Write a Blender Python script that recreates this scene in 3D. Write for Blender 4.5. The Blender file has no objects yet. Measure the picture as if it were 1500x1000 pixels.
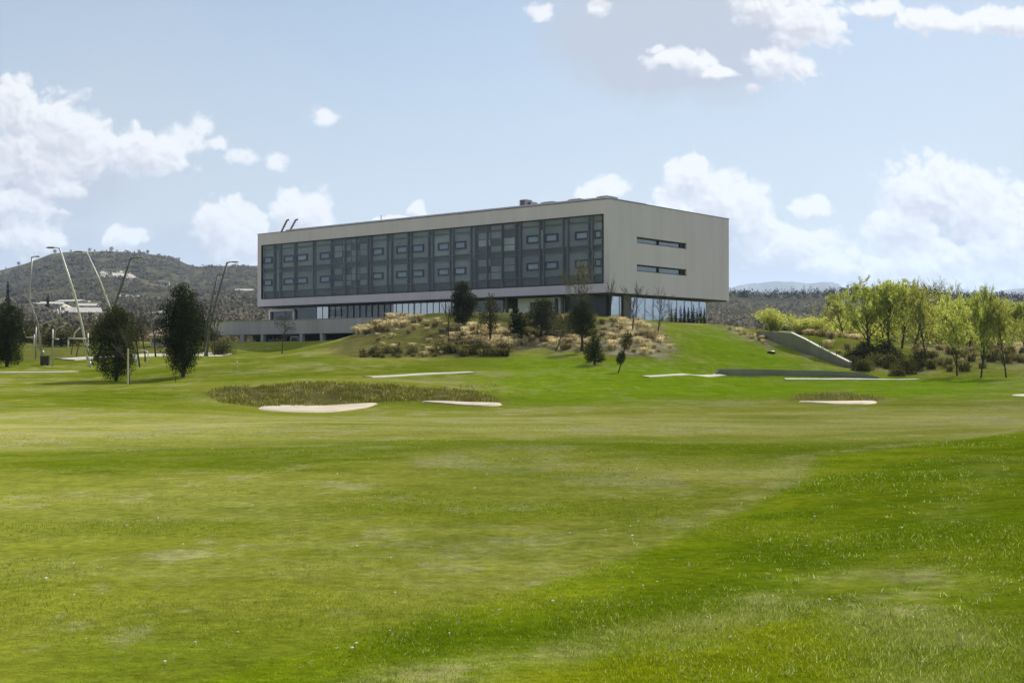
import bpy, math, random
import numpy as np
from mathutils import Vector, Matrix

random.seed(7)
rng = np.random.default_rng(7)
scene = bpy.context.scene
col = scene.collection

# ------------------------------------------------------------------ camera model
F, CX, CY, EYE = 1767.0, 750.0, 500.0, 1.6
PITCH = math.atan(20 / F)
cp, sp = math.cos(PITCH), math.sin(PITCH)


def at(px, py, d):
    """World point at ground distance d (along +Y) on the sight line of a photo position."""
    a, b = (px - CX), (CY - py)
    dy = F * cp - b * sp
    dz = F * sp + b * cp
    s = d / dy
    return (a * s, d, EYE + dz * s)


# ------------------------------------------------------------------ terrain
CP = [  # photo x, photo y, distance
    (0, 1000, 5.9), (0, 800, 10.1), (0, 700, 16.3), (0, 640, 27), (0, 605, 45), (0, 575, 66), (0, 550, 86), (0, 535, 98),
    (0, 522, 115), (0, 512, 140),
    (200, 1000, 5.9), (200, 700, 16.3), (200, 600, 48), (200, 560, 82), (200, 538, 97), (200, 518, 120), (200, 510, 145),
    (330, 590, 57), (330, 560, 74), (330, 535, 95), (330, 521, 115), (330, 515, 140),
    (430, 1000, 5.9), (430, 760, 12), (430, 650, 24), (430, 606, 52), (470, 592, 61), (470, 562, 66), (460, 550, 78), (460, 533, 92),
    (450, 519, 108), (450, 516, 125), (400, 515, 140),
    (560, 590, 61), (560, 565, 68), (560, 540, 88), (560, 523, 102), (530, 508, 113), (560, 490, 119), (610, 470, 126), (610, 462, 133),
    (690, 597, 56), (690, 578, 66), (690, 552, 82), (680, 525, 99), (690, 505, 108), (690, 480, 117), (690, 461, 127),
    (750, 1000, 5.9), (750, 800, 10.1), (750, 700, 15.7), (750, 650, 22), (750, 620, 34),
    (820, 600, 53), (820, 575, 69), (820, 550, 84), (820, 524, 99), (820, 512, 105), (820, 490, 113), (820, 466, 123),
    (910, 575, 69), (910, 546, 88), (910, 525, 98), (920, 500, 106), (920, 478, 116), (920, 467, 125),
    (1000, 600, 53), (1000, 572, 72), (1000, 548, 88), (990, 520, 103), (990, 495, 115), (990, 477, 128), (1030, 475, 138), (1060, 476, 142),
    (1100, 560, 84), (1070, 541, 99), (1075, 553.5, 95.6), (1120, 554, 95.4), (1180, 554.5, 95.2), (1240, 555, 95.2), (1125, 541.5, 98.8), (1185, 543, 98.5), (1245, 546, 98.3), (1080, 530, 104), (1080, 505, 117), (1080, 488, 132),
    (1130, 520, 108), (1130, 507.5, 120.5), (1158, 516, 116.8), (1200, 530, 109.8), (1228, 537, 105.9), (1195, 496, 121), (1240, 521, 111), (1180, 530, 105), (1230, 540, 100.5),
    (1220, 597, 52), (1220, 585, 64), (1220, 565, 84), (1220, 556, 95), (1300, 555, 97),
    (1270, 520, 112), (1270, 500, 126), (1200, 492, 130), (1130, 486, 140), (1340, 505, 130),
    (1420, 600, 50), (1420, 575, 72), (1420, 556, 92), (1430, 535, 105), (1430, 515, 122),
    (1500, 580, 66), (1500, 553, 92), (1500, 520, 115),
    (1200, 1000, 5.8), (1200, 800, 9.9), (1190, 690, 16.3), (1200, 650, 24),
    (1500, 1000, 5.5), (1500, 800, 9.2), (1500, 700, 14), (1500, 645, 21), (1500, 610, 42),
]
pts = [at(*c) for c in CP]
for x, y, z in [(-60, 5, 0), (-60, 40, -.3), (-80, 80, -.2), (-100, 120, 2), (60, 5, .3), (60, 40, 0), (75, 75, -.3), (95, 110, 1.5), (0, -10, 0), (-40, -40, 0),
                (40, -40, .3), (0, -80, 0), (-120, -20, 0), (120, -20, .3), (0, 0, 0), (-30, 150, 3), (0, 150, 4.6), (15, 150, 4.9), (20, 165, 5), (-15, 165, 4), (-50, 165, 3.5), (60, 165, 5), (100, 165, 5), (-100, 165, 4)]:
    pts.append((x, y, z))
pts = np.array(pts)
_S = 50.0


def _tps(r2):
    return np.where(r2 > 1e-12, 0.5 * r2 * np.log(np.maximum(r2, 1e-12)), 0.0)


_P = pts[:, :2] / _S
_n = len(_P)
_K = _tps(((_P[:, None] - _P[None]) ** 2).sum(-1)) + np.eye(_n) * 2e-4
_Q = np.hstack([np.ones((_n, 1)), _P])
_A = np.block([[_K, _Q], [_Q.T, np.zeros((3, 3))]])
_w = np.linalg.solve(_A, np.concatenate([pts[:, 2], np.zeros(3)]))


def near_z(x, y):
    x = np.asarray(x, float).ravel(); y = np.asarray(y, float).ravel()
    out = np.empty_like(x)
    for i in range(0, len(x), 20000):
        q = np.stack([x[i:i + 20000], y[i:i + 20000]], 1) / _S
        r2 = ((q[:, None] - _P[None]) ** 2).sum(-1)
        out[i:i + 20000] = _tps(r2) @ _w[:_n] + _w[_n] + q @ _w[_n + 1:]
    return out


def hash2(ix, iy, seed):
    h = (ix.astype(np.int64) * 374761393 + iy.astype(np.int64) * 668265263 + seed * 1442695041) & 0xFFFFFFFF
    h = ((h ^ (h >> 13)) * 1274126177) & 0xFFFFFFFF
    return ((h ^ (h >> 16)) & 0xFFFF) / 65535.0


def vn(x, y, seed=0):
    ix, iy = np.floor(x), np.floor(y)
    fx, fy = x - ix, y - iy
    fx = fx * fx * (3 - 2 * fx); fy = fy * fy * (3 - 2 * fy)
    a = hash2(ix, iy, seed); b = hash2(ix + 1, iy, seed); c = hash2(ix, iy + 1, seed); d = hash2(ix + 1, iy + 1, seed)
    return (a * (1 - fx) + b * fx) * (1 - fy) + (c * (1 - fx) + d * fx) * fy


def fbm(x, y, seed=0, o=4):
    s, a, t = 0, 1, 0
    for k in range(o):
        s = s + a * vn(x * 2 ** k, y * 2 ** k, seed + k); t += a; a *= .5
    return s / t


SKY_PX = [-3000, -900, -300, 0, 40, 75, 110, 165, 215, 255, 278, 300, 380, 600, 900, 1070, 1240, 1500, 2200, 4000]
SKY_PY = [470, 440, 420, 397, 386, 371, 367, 366, 371, 378, 389, 391, 391, 410, 425, 433, 435, 441, 450, 470]
RD = np.array([140, 200, 300, 450, 650, 900, 1300])
# photo height of the ground at each of those distances, left part and right part
LFT = np.array([513, 499, 474, 450, 432, 412, 366.])
RGT = np.array([497, 491, 480, 462, 448, 433, 433.])


def far_z(x, y):
    r = np.hypot(x, y)
    az = np.arctan2(x, np.maximum(y, 1e-3)); az = np.where(y <= 0, np.sign(x) * 1.5, az)
    az = np.clip(az, -1.3, 1.3)
    px = CX + F * np.tan(az)
    sky = np.interp(px, SKY_PX, SKY_PY)
    w = np.clip((px - 380) / 600, 0, 1)
    d = r * np.cos(np.clip(np.abs(az), 0, .6))
    l = np.interp(np.log(np.maximum(d, 1)), np.log(RD), LFT)
    g = np.interp(np.log(np.maximum(d, 1)), np.log(RD), RGT)
    py = l * (1 - w) + g * w
    ref = 366 * (1 - w) + 433 * w
    k = np.clip((d - 450) / 700, 0, 1)
    py = py + (sky - ref) * k
    z = EYE + (520 - py) / F * d
    z = z + (fbm(x / 90, y / 90, 5) - .5) * np.clip((d - 200) / 500, 0, 1) * 16 * (1 - .6 * np.clip((d - 900) / 400, 0, 1))
    fall = np.clip((d - 1330) / 900, 0, 1)
    z = z * (1 - fall) + 0 * fall
    front = np.clip((y + 50) / 250, 0, 1)
    return z * front


def Z(x, y):
    x = np.asarray(x, float); y = np.asarray(y, float); sh = x.shape
    x = x.ravel(); y = y.ravel()
    r = np.hypot(x, y)
    t = np.clip((r - 150) / 70, 0, 1); t = t * t * (3 - 2 * t)
    n = np.zeros_like(x); m = t < 1
    if m.any():
        n[m] = np.clip(near_z(x[m], y[m]), -4, 9)
    f = far_z(x, y)
    und = (fbm(x / 6, y / 6, 11, 3) - .5) * .22 * np.clip((r - 8) / 20, 0, 1) * (1 - t)
    return (n * (1 - t) + f * t + und).reshape(sh)


def gz(x, y):
    return float(Z(np.array([x]), np.array([y]))[0])


_DS = np.concatenate([np.linspace(3, 40, 500), np.linspace(40.1, 260, 900)])


def hit(px, py, dmax=260):
    a, b = px - CX, CY - py
    dy = F * cp - b * sp; dz = F * sp + b * cp
    xs = a / dy * _DS; zs = EYE + dz / dy * _DS
    g = Z(xs, _DS)
    below = np.nonzero((zs < g) & (_DS <= dmax))[0]
    if len(below) == 0:
        return None
    i = below[0]
    if i == 0:
        d = _DS[0]
    else:
        e0 = zs[i - 1] - g[i - 1]; e1 = zs[i] - g[i]
        d = _DS[i - 1] + (_DS[i] - _DS[i - 1]) * e0 / (e0 - e1)
    x = a / dy * d
    return (x, d, gz(x, d))


# ------------------------------------------------------------------ mesh helpers
def mesh_np(name, V, quads=None, tris=None, mat=None, parent=None, smooth=False, attr=None):
    V = np.asarray(V, np.float32).reshape(-1, 3)
    quads = np.zeros((0, 4), int) if quads is None or len(quads) == 0 else np.asarray(quads, int)
    tris = np.zeros((0, 3), int) if tris is None or len(tris) == 0 else np.asarray(tris, int)
    me = bpy.data.meshes.new(name)
    me.vertices.add(len(V)); me.vertices.foreach_set('co', V.ravel())
    nl = len(quads) * 4 + len(tris) * 3
    me.loops.add(nl); me.polygons.add(len(quads) + len(tris))
    me.loops.foreach_set('vertex_index', np.concatenate([quads.ravel(), tris.ravel()]).astype(np.int32))
    tot = np.concatenate([np.full(len(quads), 4), np.full(len(tris), 3)]).astype(np.int32)
    start = np.concatenate([[0], np.cumsum(tot)[:-1]]).astype(np.int32)
    me.polygons.foreach_set('loop_start', start)
    try:
        me.polygons.foreach_set('loop_total', tot)
    except Exception:
        pass
    me.polygons.foreach_set('use_smooth', np.full(len(tot), bool(smooth)))
    me.update(calc_edges=True)
    for k, a in (attr or {}).items():
        at_ = me.attributes.new(k, 'FLOAT_COLOR', 'POINT')
        a = np.asarray(a, np.float32)
        if a.shape[1] == 3:
            a = np.hstack([a, np.ones((len(a), 1), np.float32)])
        at_.data.foreach_set('color', a.ravel())
    if mat:
        me.materials.append(mat)
    o = bpy.data.objects.new(name, me)
    col.objects.link(o)
    if parent:
        o.parent = parent
    return o


class MB:
    def __init__(s):
        s.v, s.q, s.t = [], [], []

    def n(s):
        return len(s.v)

    def box(s, x0, x1, y0, y1, z0, z1):
        b = len(s.v)
        s.v += [(x0, y0, z0), (x1, y0, z0), (x1, y1, z0), (x0, y1, z0), (x0, y0, z1), (x1, y0, z1), (x1, y1, z1), (x0, y1, z1)]
        s.q += [(b, b + 3, b + 2, b + 1), (b + 4, b + 5, b + 6, b + 7), (b, b + 1, b + 5, b + 4), (b + 1, b + 2, b + 6, b + 5), (b + 2, b + 3, b + 7, b + 6), (b + 3, b, b + 4, b + 7)]
        return s

    def tube(s, P, R, n=6, cap=True):
        P = [Vector(p) for p in P]
        b0 = len(s.v)
        prev = None
        for i, p in enumerate(P):
            d = (P[min(i + 1, len(P) - 1)] - P[max(i - 1, 0)]).normalized()
            if prev is None:
                u = d.orthogonal().normalized()
            else:
                u = (prev - d * prev.dot(d))
                u = u.normalized() if u.length > 1e-6 else d.orthogonal().normalized()
            prev = u
            w = d.cross(u)
            for k in range(n):
                a = 2 * math.pi * k / n
                q = p + (u * math.cos(a) + w * math.sin(a)) * R[i]
                s.v.append(tuple(q))
        for i in range(len(P) - 1):
            for k in range(n):
                a = b0 + i * n + k; b = b0 + i * n + (k + 1) % n
                s.q.append((a, b, b + n, a + n))
        if cap:
            for base, rev in ((b0, True), (b0 + (len(P) - 1) * n, False)):
                for k in range(1, n - 1):
                    f = (base, base + k, base + k + 1)
                    s.t.append(f[::-1] if rev else f)
        return s

    def ell(s, c, r, nu=10, nv=6, jit=0):
        b = len(s.v)
        for j in range(nv + 1):
            th = math.pi * j / nv
            for i in range(nu):
                a = 2 * math.pi * i / nu
                k = 1 + random.uniform(-jit, jit)
                s.v.append((c[0] + r[0] * k * math.sin(th) * math.cos(a), c[1] + r[1] * k * math.sin(th) * math.sin(a), c[2] + r[2] * k * math.cos(th)))
        for j in range(nv):
            for i in range(nu):
                a = b + j * nu + i; e = b + j * nu + (i + 1) % nu
                s.q.append((a, a + nu, e + nu, e))
        return s

    def prism(s, pts2, z0, z1):
        b = len(s.v); n = len(pts2)
        s.v += [(p[0], p[1], z0) for p in pts2] + [(p[0], p[1], z1) for p in pts2]
        for k in range(n):
            s.q.append((b + k, b + (k + 1) % n, b + n + (k + 1) % n, b + n + k))
        for k in range(1, n - 1):
            s.t.append((b, b + k + 1, b + k)); s.t.append((b + n, b + n + k, b + n + k + 1))
        return s

    def build(s, name, mat, parent=None, smooth=False):
        return mesh_np(name, s.v, s.q, s.t, mat, parent, smooth)


def tag(o, label=None, cat=None, group=None, kind=None):
    if label: o['label'] = label
    if cat: o['category'] = cat
    if group: o['group'] = group
    if kind: o['kind'] = kind
    return o


def empty(name, loc, rz=0, label=None, cat=None, group=None):
    o = bpy.data.objects.new(name, None); col.objects.link(o)
    o.location = loc; o.rotation_euler = (0, 0, rz); o.empty_display_size = .2
    return tag(o, label, cat, group)


def copy_tree(o, parent=None):
    c = o.copy(); col.objects.link(c)
    if parent: c.parent = parent
    for ch in list(o.children):
        copy_tree(ch, c)
    return c


# ------------------------------------------------------------------ materials
def new_mat(name):
    m = bpy.data.materials.new(name); m.use_nodes = True
    nt = m.node_tree; nt.nodes.clear()
    out = nt.nodes.new('ShaderNodeOutputMaterial')
    return m, nt, out


def N(nt, t, **kw):
    n = nt.nodes.new(t)
    for k, v in kw.items():
        if k == 'inp':
            for a, b in v.items():
                n.inputs[a].default_value = b
        else:
            setattr(n, k, v)
    return n


def ramp(nt, fac, stops):
    r = nt.nodes.new('ShaderNodeValToRGB')
    while len(r.color_ramp.elements) < len(stops):
        r.color_ramp.elements.new(.5)
    for e, (p, c) in zip(r.color_ramp.elements, stops):
        e.position = p; e.color = (*c, 1)
    nt.links.new(fac, r.inputs[0])
    return r.outputs[0]


def mix(nt, f, a, b, mode='MIX'):
    n = nt.nodes.new('ShaderNodeMix'); n.data_type = 'RGBA'; n.blend_type = mode
    L = nt.links
    for sock, v in ((n.inputs[0], f), (n.inputs[6], a), (n.inputs[7], b)):
        if hasattr(v, 'is_output'):
            L.new(v, sock)
        elif isinstance(v, (int, float)):
            sock.default_value = v
        else:
            sock.default_value = (*v, 1)
    return n.outputs[2]


def math_(nt, op, a, b=None, c=None, clamp=False):
    n = nt.nodes.new('ShaderNodeMath'); n.operation = op; n.use_clamp = clamp
    for i, v in enumerate((a, b, c)):
        if v is None: continue
        if hasattr(v, 'is_output'): nt.links.new(v, n.inputs[i])
        else: n.inputs[i].default_value = v
    return n.outputs[0]


def noise(nt, scale, detail=4, vec=None, rough=.55, dim='3D'):
    n = nt.nodes.new('ShaderNodeTexNoise'); n.noise_dimensions = dim
    n.inputs['Scale'].default_value = scale; n.inputs['Detail'].default_value = detail; n.inputs['Roughness'].default_value = rough
    if vec is not None: nt.links.new(vec, n.inputs['Vector'])
    return n.outputs[0]


def geo_pos(nt, scale=None):
    g = nt.nodes.new('ShaderNodeNewGeometry').outputs['Position']
    if scale:
        m = nt.nodes.new('ShaderNodeVectorMath'); m.operation = 'MULTIPLY'; m.inputs[1].default_value = scale
        nt.links.new(g, m.inputs[0]); return m.outputs[0]
    return g


def pbr(name, c, rough=.7, var=.12, scale=1.5, metal=0, bump=0, spec=.4, streak=False):
    m, nt, out = new_mat(name)
    p = N(nt, 'ShaderNodeBsdfPrincipled'); p.inputs['Roughness'].default_value = rough; p.inputs['Metallic'].default_value = metal
    p.inputs['Specular IOR Level'].default_value = spec
    pos = geo_pos(nt, (1, 1, .15) if streak else None)
    nz = noise(nt, scale, 5, pos)
    lo = tuple(max(0, x * (1 - var)) for x in c); hi = tuple(min(1, x * (1 + var)) for x in c)
    cc = ramp(nt, nz, [(.3, lo), (.7, hi)])
    nt.links.new(cc, p.inputs['Base Color'])
    if bump:
        b = N(nt, 'ShaderNodeBump'); b.inputs['Strength'].default_value = bump; b.inputs['Distance'].default_value = .03
        nt.links.new(noise(nt, scale * 12, 3), b.inputs['Height']); nt.links.new(b.outputs[0], p.inputs['Normal'])
    nt.links.new(p.outputs[0], out.inputs[0])
    return m


def leaf_mat(name, stops, trans=.4, scale=.9, transcol=None, ovar=.3):
    """foliage: colour by clump noise and a per-leaf random, part of the light passes through"""
    m, nt, out = new_mat(name)
    n1 = noise(nt, scale, 3, geo_pos(nt))
    rnd = N(nt, 'ShaderNodeNewGeometry').outputs['Random Per Island']
    ob = N(nt, 'ShaderNodeObjectInfo').outputs['Random']
    f = math_(nt, 'ADD', math_(nt, 'MULTIPLY', n1, .65), math_(nt, 'MULTIPLY', rnd, .35))
    f = math_(nt, 'ADD', f, math_(nt, 'MULTIPLY_ADD', ob, ovar, -ovar / 2))
    c = ramp(nt, f, stops)
    d = N(nt, 'ShaderNodeBsdfDiffuse'); nt.links.new(c, d.inputs[0])
    t = N(nt, 'ShaderNodeBsdfTranslucent')
    tc = mix(nt, 1.0, c, transcol or (1.15, 1.1, .6), 'MULTIPLY')
    nt.links.new(tc, t.inputs[0])
    mx = N(nt, 'ShaderNodeMixShader'); mx.inputs[0].default_value = trans
    nt.links.new(d.outputs[0], mx.inputs[1]); nt.links.new(t.outputs[0], mx.inputs[2])
    nt.links.new(mx.outputs[0], out.inputs[0])
    return m


M = {}
M['wall'] = pbr('painted_render', (.515, .485, .62), .8, .06, .6, bump=.05, streak=True)
M['wall2'] = pbr('terrace_concrete', (.36, .345, .38), .85, .12, .8, bump=.08, streak=True)
M['roof'] = pbr('roof_membrane', (.3, .3, .29), .8)
M['darkmetal'] = pbr('dark_window_frame', (.006, .006, .007), .6, .2)
M['mullion'] = pbr('grey_mullion', (.075, .085, .10), .4, .15)
M['spandrel'] = pbr('dark_glass_cladding', (.042, .054, .070), .4, .3, .25)
M['panel'] = pbr('grey_cladding_panel', (.185, .205, .25), .55, .22, .35)
M['panelA'] = pbr('grey_cladding_panel_light', (.24, .255, .31), .55, .2, .35)
M['panelB'] = pbr('grey_cladding_panel_dark', (.145, .165, .20), .5, .2, .35)
M['panel2'] = pbr('pale_cladding_panel', (.32, .34, .40), .5, .25, .5)
M['whiteframe'] = pbr('white_frame', (.75, .75, .73), .5, .05)
M['blind'] = pbr('window_blind', (.62, .64, .65), .7, .1, 2)
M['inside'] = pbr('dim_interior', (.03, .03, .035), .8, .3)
M['curtain'] = pbr('mauve_curtain', (.10, .085, .1), .8, .3, 3)
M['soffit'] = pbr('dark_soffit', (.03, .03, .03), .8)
M['galv'] = pbr('galvanised_steel', (.26, .265, .265), .55, .12, 3, metal=.3)
M['polegrey'] = pbr('grey_painted_steel', (.07, .07, .068), .45, .1, 3)
M['polewhite'] = pbr('white_painted_steel', (.42, .42, .40), .45, .06, 3)
M['black'] = pbr('black_plastic', (.012, .012, .013), .5)
M['greywall'] = pbr('grey_retaining_concrete', (.15, .147, .145), .8, .18, .5, bump=.1, streak=True)
M['coping'] = pbr('pale_coping_stone', (.26, .25, .22), .8, .08, 2)
M['sand'] = pbr('bunker_sand', (.285, .245, .185), .95, .16, 1.2, bump=.15)
M['path'] = pbr('pale_gravel_path', (.27, .26, .205), .95, .12, 1.5, bump=.2)
M['kerb'] = pbr('pale_kerb', (.6, .58, .53), .9, .1, 1)
M['bark'] = pbr('dark_bark', (.035, .028, .022), .9, .35, 6, bump=.3)
M['bark2'] = pbr('grey_bark', (.075, .065, .052), .9, .3, 6, bump=.3)
M['bark3'] = pbr('olive_twigs', (.10, .095, .045), .9, .3, 3)
M['stake'] = pbr('weathered_stake', (.4, .36, .28), .9, .15, 5)
M['oak'] = leaf_mat('dark_evergreen_leaf', [(.3, (.013, .019, .007)), (.6, (.034, .046, .015)), (.85, (.10, .115, .042))], .25)
M['pine'] = leaf_mat('grey_evergreen_leaf', [(.3, (.015, .020, .012)), (.6, (.034, .042, .024)), (.85, (.085, .095, .065))], .28)
M['brownleaf'] = leaf_mat('brown_young_leaf', [(.3, (.035, .033, .018)), (.6, (.06, .058, .03)), (.85, (.11, .1, .055))], .35)
M['wispy'] = leaf_mat('grey_green_young_leaf', [(.3, (.06, .065, .03)), (.6, (.1, .105, .05)), (.85, (.17, .17, .09))], .4)
M['spring'] = leaf_mat('spring_green_leaf', [(.3, (.15, .195, .04)), (.55, (.32, .37, .10)), (.8, (.57, .62, .27))], .6)
M['spring2'] = leaf_mat('soft_spring_leaf', [(.3, (.16, .18, .05)), (.55, (.31, .335, .11)), (.8, (.55, .57, .27))], .6)
M['willow'] = leaf_mat('willow_yellow_leaf', [(.3, (.28, .32, .09)), (.55, (.42, .45, .17)), (.8, (.58, .59, .30))], .6)
M['drygrass'] = leaf_mat('dry_grass_blade', [(.22, (.15, .13, .06)), (.45, (.36, .315, .18)), (.62, (.52, .47, .30)), (.8, (.70, .65, .46))], .35, 1.2, (1.1, 1.0, .8), .5)
M['greytuft'] = leaf_mat('dull_tussock_blade', [(.3, (.07, .07, .03)), (.55, (.14, .135, .062)), (.8, (.28, .255, .13))], .35, 1.2)
M['shrub'] = leaf_mat('low_shrub_leaf', [(.3, (.025, .029, .013)), (.55, (.062, .064, .028)), (.8, (.16, .15, .075))], .35)
M['scrub'] = leaf_mat('hillside_scrub', [(.3, (.075, .075, .072)), (.55, (.10, .099, .096)), (.8, (.15, .146, .138))], .5, .012, (1.1, 1.05, .9))
M['thicket'] = leaf_mat('bare_valley_thicket', [(.3, (.10, .09, .068)), (.55, (.17, .157, .12)), (.8, (.28, .26, .205))], .4, .05)
M['bankgrass'] = leaf_mat('coarse_bank_grass', [(.3, (.045, .06, .010)), (.46, (.10, .12, .022)), (.6, (.15, .15, .045)), (.76, (.42, .37, .2))], .4, 1.1, None, 0)
M['cypress'] = leaf_mat('cypress_leaf', [(.3, (.008, .011, .007)), (.8, (.025, .03, .017))], .1)
M['petal'] = pbr('white_petals', (.55, .545, .47), .8, .05)
M['yolk'] = pbr('yellow_flower_centre', (.6, .42, .03), .8, .1)
M['roofwhite'] = pbr('pale_house_roof', (.30, .295, .28), .8, .1)
M['tile'] = pbr('brown_roof_tile', (.17, .14, .105), .85, .2)
M['house'] = pbr('pale_house_wall', (.45, .43, .39), .85, .1)
M['rock'] = pbr('bare_quarry_rock', (.26, .25, .225), .95, .3, .06, bump=.3)
M['stonewall'] = pbr('ruined_stone', (.26, .24, .2), .95, .25, .5)


def glass_mat(name, tint, trans, rough=.03):
    m, nt, out = new_mat(name)
    tr = N(nt, 'ShaderNodeBsdfTransparent'); tr.inputs[0].default_value = (*tint, 1)
    g = N(nt, 'ShaderNodeBsdfGlossy'); g.inputs['Roughness'].default_value = rough
    g.inputs[0].default_value = (.9, .95, 1, 1)
    b = N(nt, 'ShaderNodeBump'); b.inputs['Strength'].default_value = .02; b.inputs['Distance'].default_value = .05
    nt.links.new(noise(nt, .5, 2), b.inputs['Height']); nt.links.new(b.outputs[0], g.inputs['Normal'])
    fr = N(nt, 'ShaderNodeFresnel'); fr.inputs[0].default_value = 1.5
    f = math_(nt, 'MULTIPLY_ADD', fr.outputs[0], 1 - trans, 1 - trans, True)
    mx = N(nt, 'ShaderNodeMixShader')
    nt.links.new(f, mx.inputs[0]); nt.links.new(tr.outputs[0], mx.inputs[1]); nt.links.new(g.outputs[0], mx.inputs[2])
    nt.links.new(mx.outputs[0], out.inputs[0])
    return m


M['skin'] = glass_mat('facade_glass', (.93, .955, .97), .980)
M['glass'] = glass_mat('ground_floor_glass', (.85, .88, .88), .955)
M['mirror'] = glass_mat('pale_reflective_glass', (.8, .83, .85), .7, .04)
M['sheen'] = glass_mat('bright_reflective_glass', (.85, .88, .88), .48, .06)
M['pane'] = glass_mat('window_pane', (.9, .93, .94), .94)

# ---- ground
m, nt, out = new_mat('golf_turf')
L = nt.links
za = N(nt, 'ShaderNodeAttribute', attribute_name='zone'); zb = N(nt, 'ShaderNodeAttribute', attribute_name='zone2')
sa = N(nt, 'ShaderNodeSeparateColor'); sb = N(nt, 'ShaderNodeSeparateColor')
L.new(za.outputs[0], sa.inputs[0]); L.new(zb.outputs[0], sb.inputs[0])
rough_f, dry_f, tan_f = sa.outputs[0], sa.outputs[1], sa.outputs[2]
bank_f, lush_f, far_f = sb.outputs[0], sb.outputs[1], sb.outputs[2]
pos = geo_pos(nt)
n_big = noise(nt, .09, 5, pos); n_mid = noise(nt, .8, 5, pos); n_fine = noise(nt, 9, 6, pos, .7)
n_str = noise(nt, .35, 4, geo_pos(nt, (.45, 1, 1)))
fair = ramp(nt, n_big, [(.34, (.165, .205, .016)), (.5, (.245, .265, .034)), (.66, (.34, .33, .08))])
rgh = ramp(nt, n_mid, [(.3, (.125, .185, .005)), (.5, (.21, .275, .009)), (.7, (.31, .33, .025))])
c = mix(nt, rough_f, fair, rgh)
lush = ramp(nt, n_mid, [(.3, (.14, .24, .003)), (.6, (.20, .315, .006)), (.75, (.29, .35, .02))])
c = mix(nt, lush_f, c, lush)
dryf = math_(nt, 'MULTIPLY', dry_f, ramp(nt, n_str, [(.28, (0, 0, 0)), (.62, (1, 1, 1))]), clamp=True)
c = mix(nt, dryf, c, (.42, .40, .135))
# small pale scuffs in the short turf
pat = ramp(nt, math_(nt, 'MULTIPLY', noise(nt, .75, 6, geo_pos(nt, (.8, .5, 1)), .72), math_(nt, 'ADD', n_big, .5)), [(.535, (0, 0, 0)), (.60, (1, 1, 1))])
pf = math_(nt, 'MULTIPLY', pat, math_(nt, 'MULTIPLY', math_(nt, 'MULTIPLY_ADD', rough_f, -.75, .8), math_(nt, 'MULTIPLY_ADD', lush_f, -.85, 1.0)), clamp=True)
c = mix(nt, pf, c, (.36, .35, .15))
zc = N(nt, 'ShaderNodeAttribute', attribute_name='zone3'); sc_ = N(nt, 'ShaderNodeSeparateColor'); L.new(zc.outputs[0], sc_.inputs[0])
c = mix(nt, math_(nt, 'MULTIPLY', sc_.outputs[2], .7), c, ramp(nt, n_mid, [(.3, (.13, .175, .002)), (.6, (.25, .275, .006))]))
c = mix(nt, math_(nt, 'MULTIPLY', sc_.outputs[0], .8), c, ramp(nt, n_mid, [(.3, (.085, .14, .003)), (.65, (.145, .195, .006))]))
c = mix(nt, math_(nt, 'MULTIPLY', sc_.outputs[1], ramp(nt, noise(nt, 2.2, 5, pos, .7), [(.42, (.05, .05, .05)), (.6, (1, 1, 1))])), c, (.36, .36, .13))
fl_ = ramp(nt, noise(nt, .8, 6, geo_pos(nt, (1, .38, 1)), .75), [(.565, (0, 0, 0)), (.64, (1, 1, 1))])
c = mix(nt, math_(nt, 'MULTIPLY', fl_, math_(nt, 'MULTIPLY', lush_f, .4)), c, (.36, .37, .10))
brn = ramp(nt, n_mid, [(.3, (.085, .085, .022)), (.5, (.135, .125, .04)), (.7, (.24, .2, .09))])
c = mix(nt, bank_f, c, brn)
tanc = ramp(nt, n_mid, [(.3, (.20, .175, .09)), (.5, (.36, .32, .20)), (.7, (.55, .50, .37))])
c = mix(nt, tan_f, c, tanc)
farc = ramp(nt, noise(nt, .02, 6, pos, .65), [(.3, (.085, .085, .05)), (.5, (.14, .132, .085)), (.7, (.22, .20, .135))])
c = mix(nt, far_f, c, farc)
fk = noise(nt, 7, 3, geo_pos(nt, (1, .6, 1)), .6)
c = mix(nt, math_(nt, 'MULTIPLY', ramp(nt, fk, [(.66, (0, 0, 0)), (.72, (1, 1, 1))]), .45), c, (.40, .40, .17))
c = mix(nt, math_(nt, 'MULTIPLY', ramp(nt, fk, [(.27, (1, 1, 1)), (.33, (0, 0, 0))]), .5), c, (.06, .085, .006))
fine = ramp(nt, n_fine, [(.25, (.5, .52, .5)), (.5, (1, 1, 1)), (.75, (1.5, 1.5, 1.45))])  # fine noise darkens the turf colour like small shadows between blades
c = mix(nt, .8, c, fine, 'MULTIPLY')
grain = ramp(nt, noise(nt, 1.7, 7, geo_pos(nt, (.75, 1, 1)), .78), [(.3, (.68, .7, .66)), (.5, (1, 1, 1)), (.7, (1.28, 1.26, 1.22))])
c = mix(nt, .85, c, grain, 'MULTIPLY')
d = N(nt, 'ShaderNodeBsdfDiffuse'); L.new(c, d.inputs[0]); d.inputs['Roughness'].default_value = 1
b = N(nt, 'ShaderNodeBump'); b.inputs['Strength'].default_value = .55; b.inputs['Distance'].default_value = .06
hsum = math_(nt, 'ADD', math_(nt, 'MULTIPLY', noise(nt, 25, 4, pos, .7), .5), noise(nt, 3, 4, pos))
L.new(hsum, b.inputs['Height']); L.new(b.outputs[0], d.inputs['Normal'])
L.new(d.outputs[0], out.inputs[0])
M['turf'] = m

# ---- far mountains
M['mountain'] = pbr('mountain_slope', (.03, .04, .055), .95, .25, .002)

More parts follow.
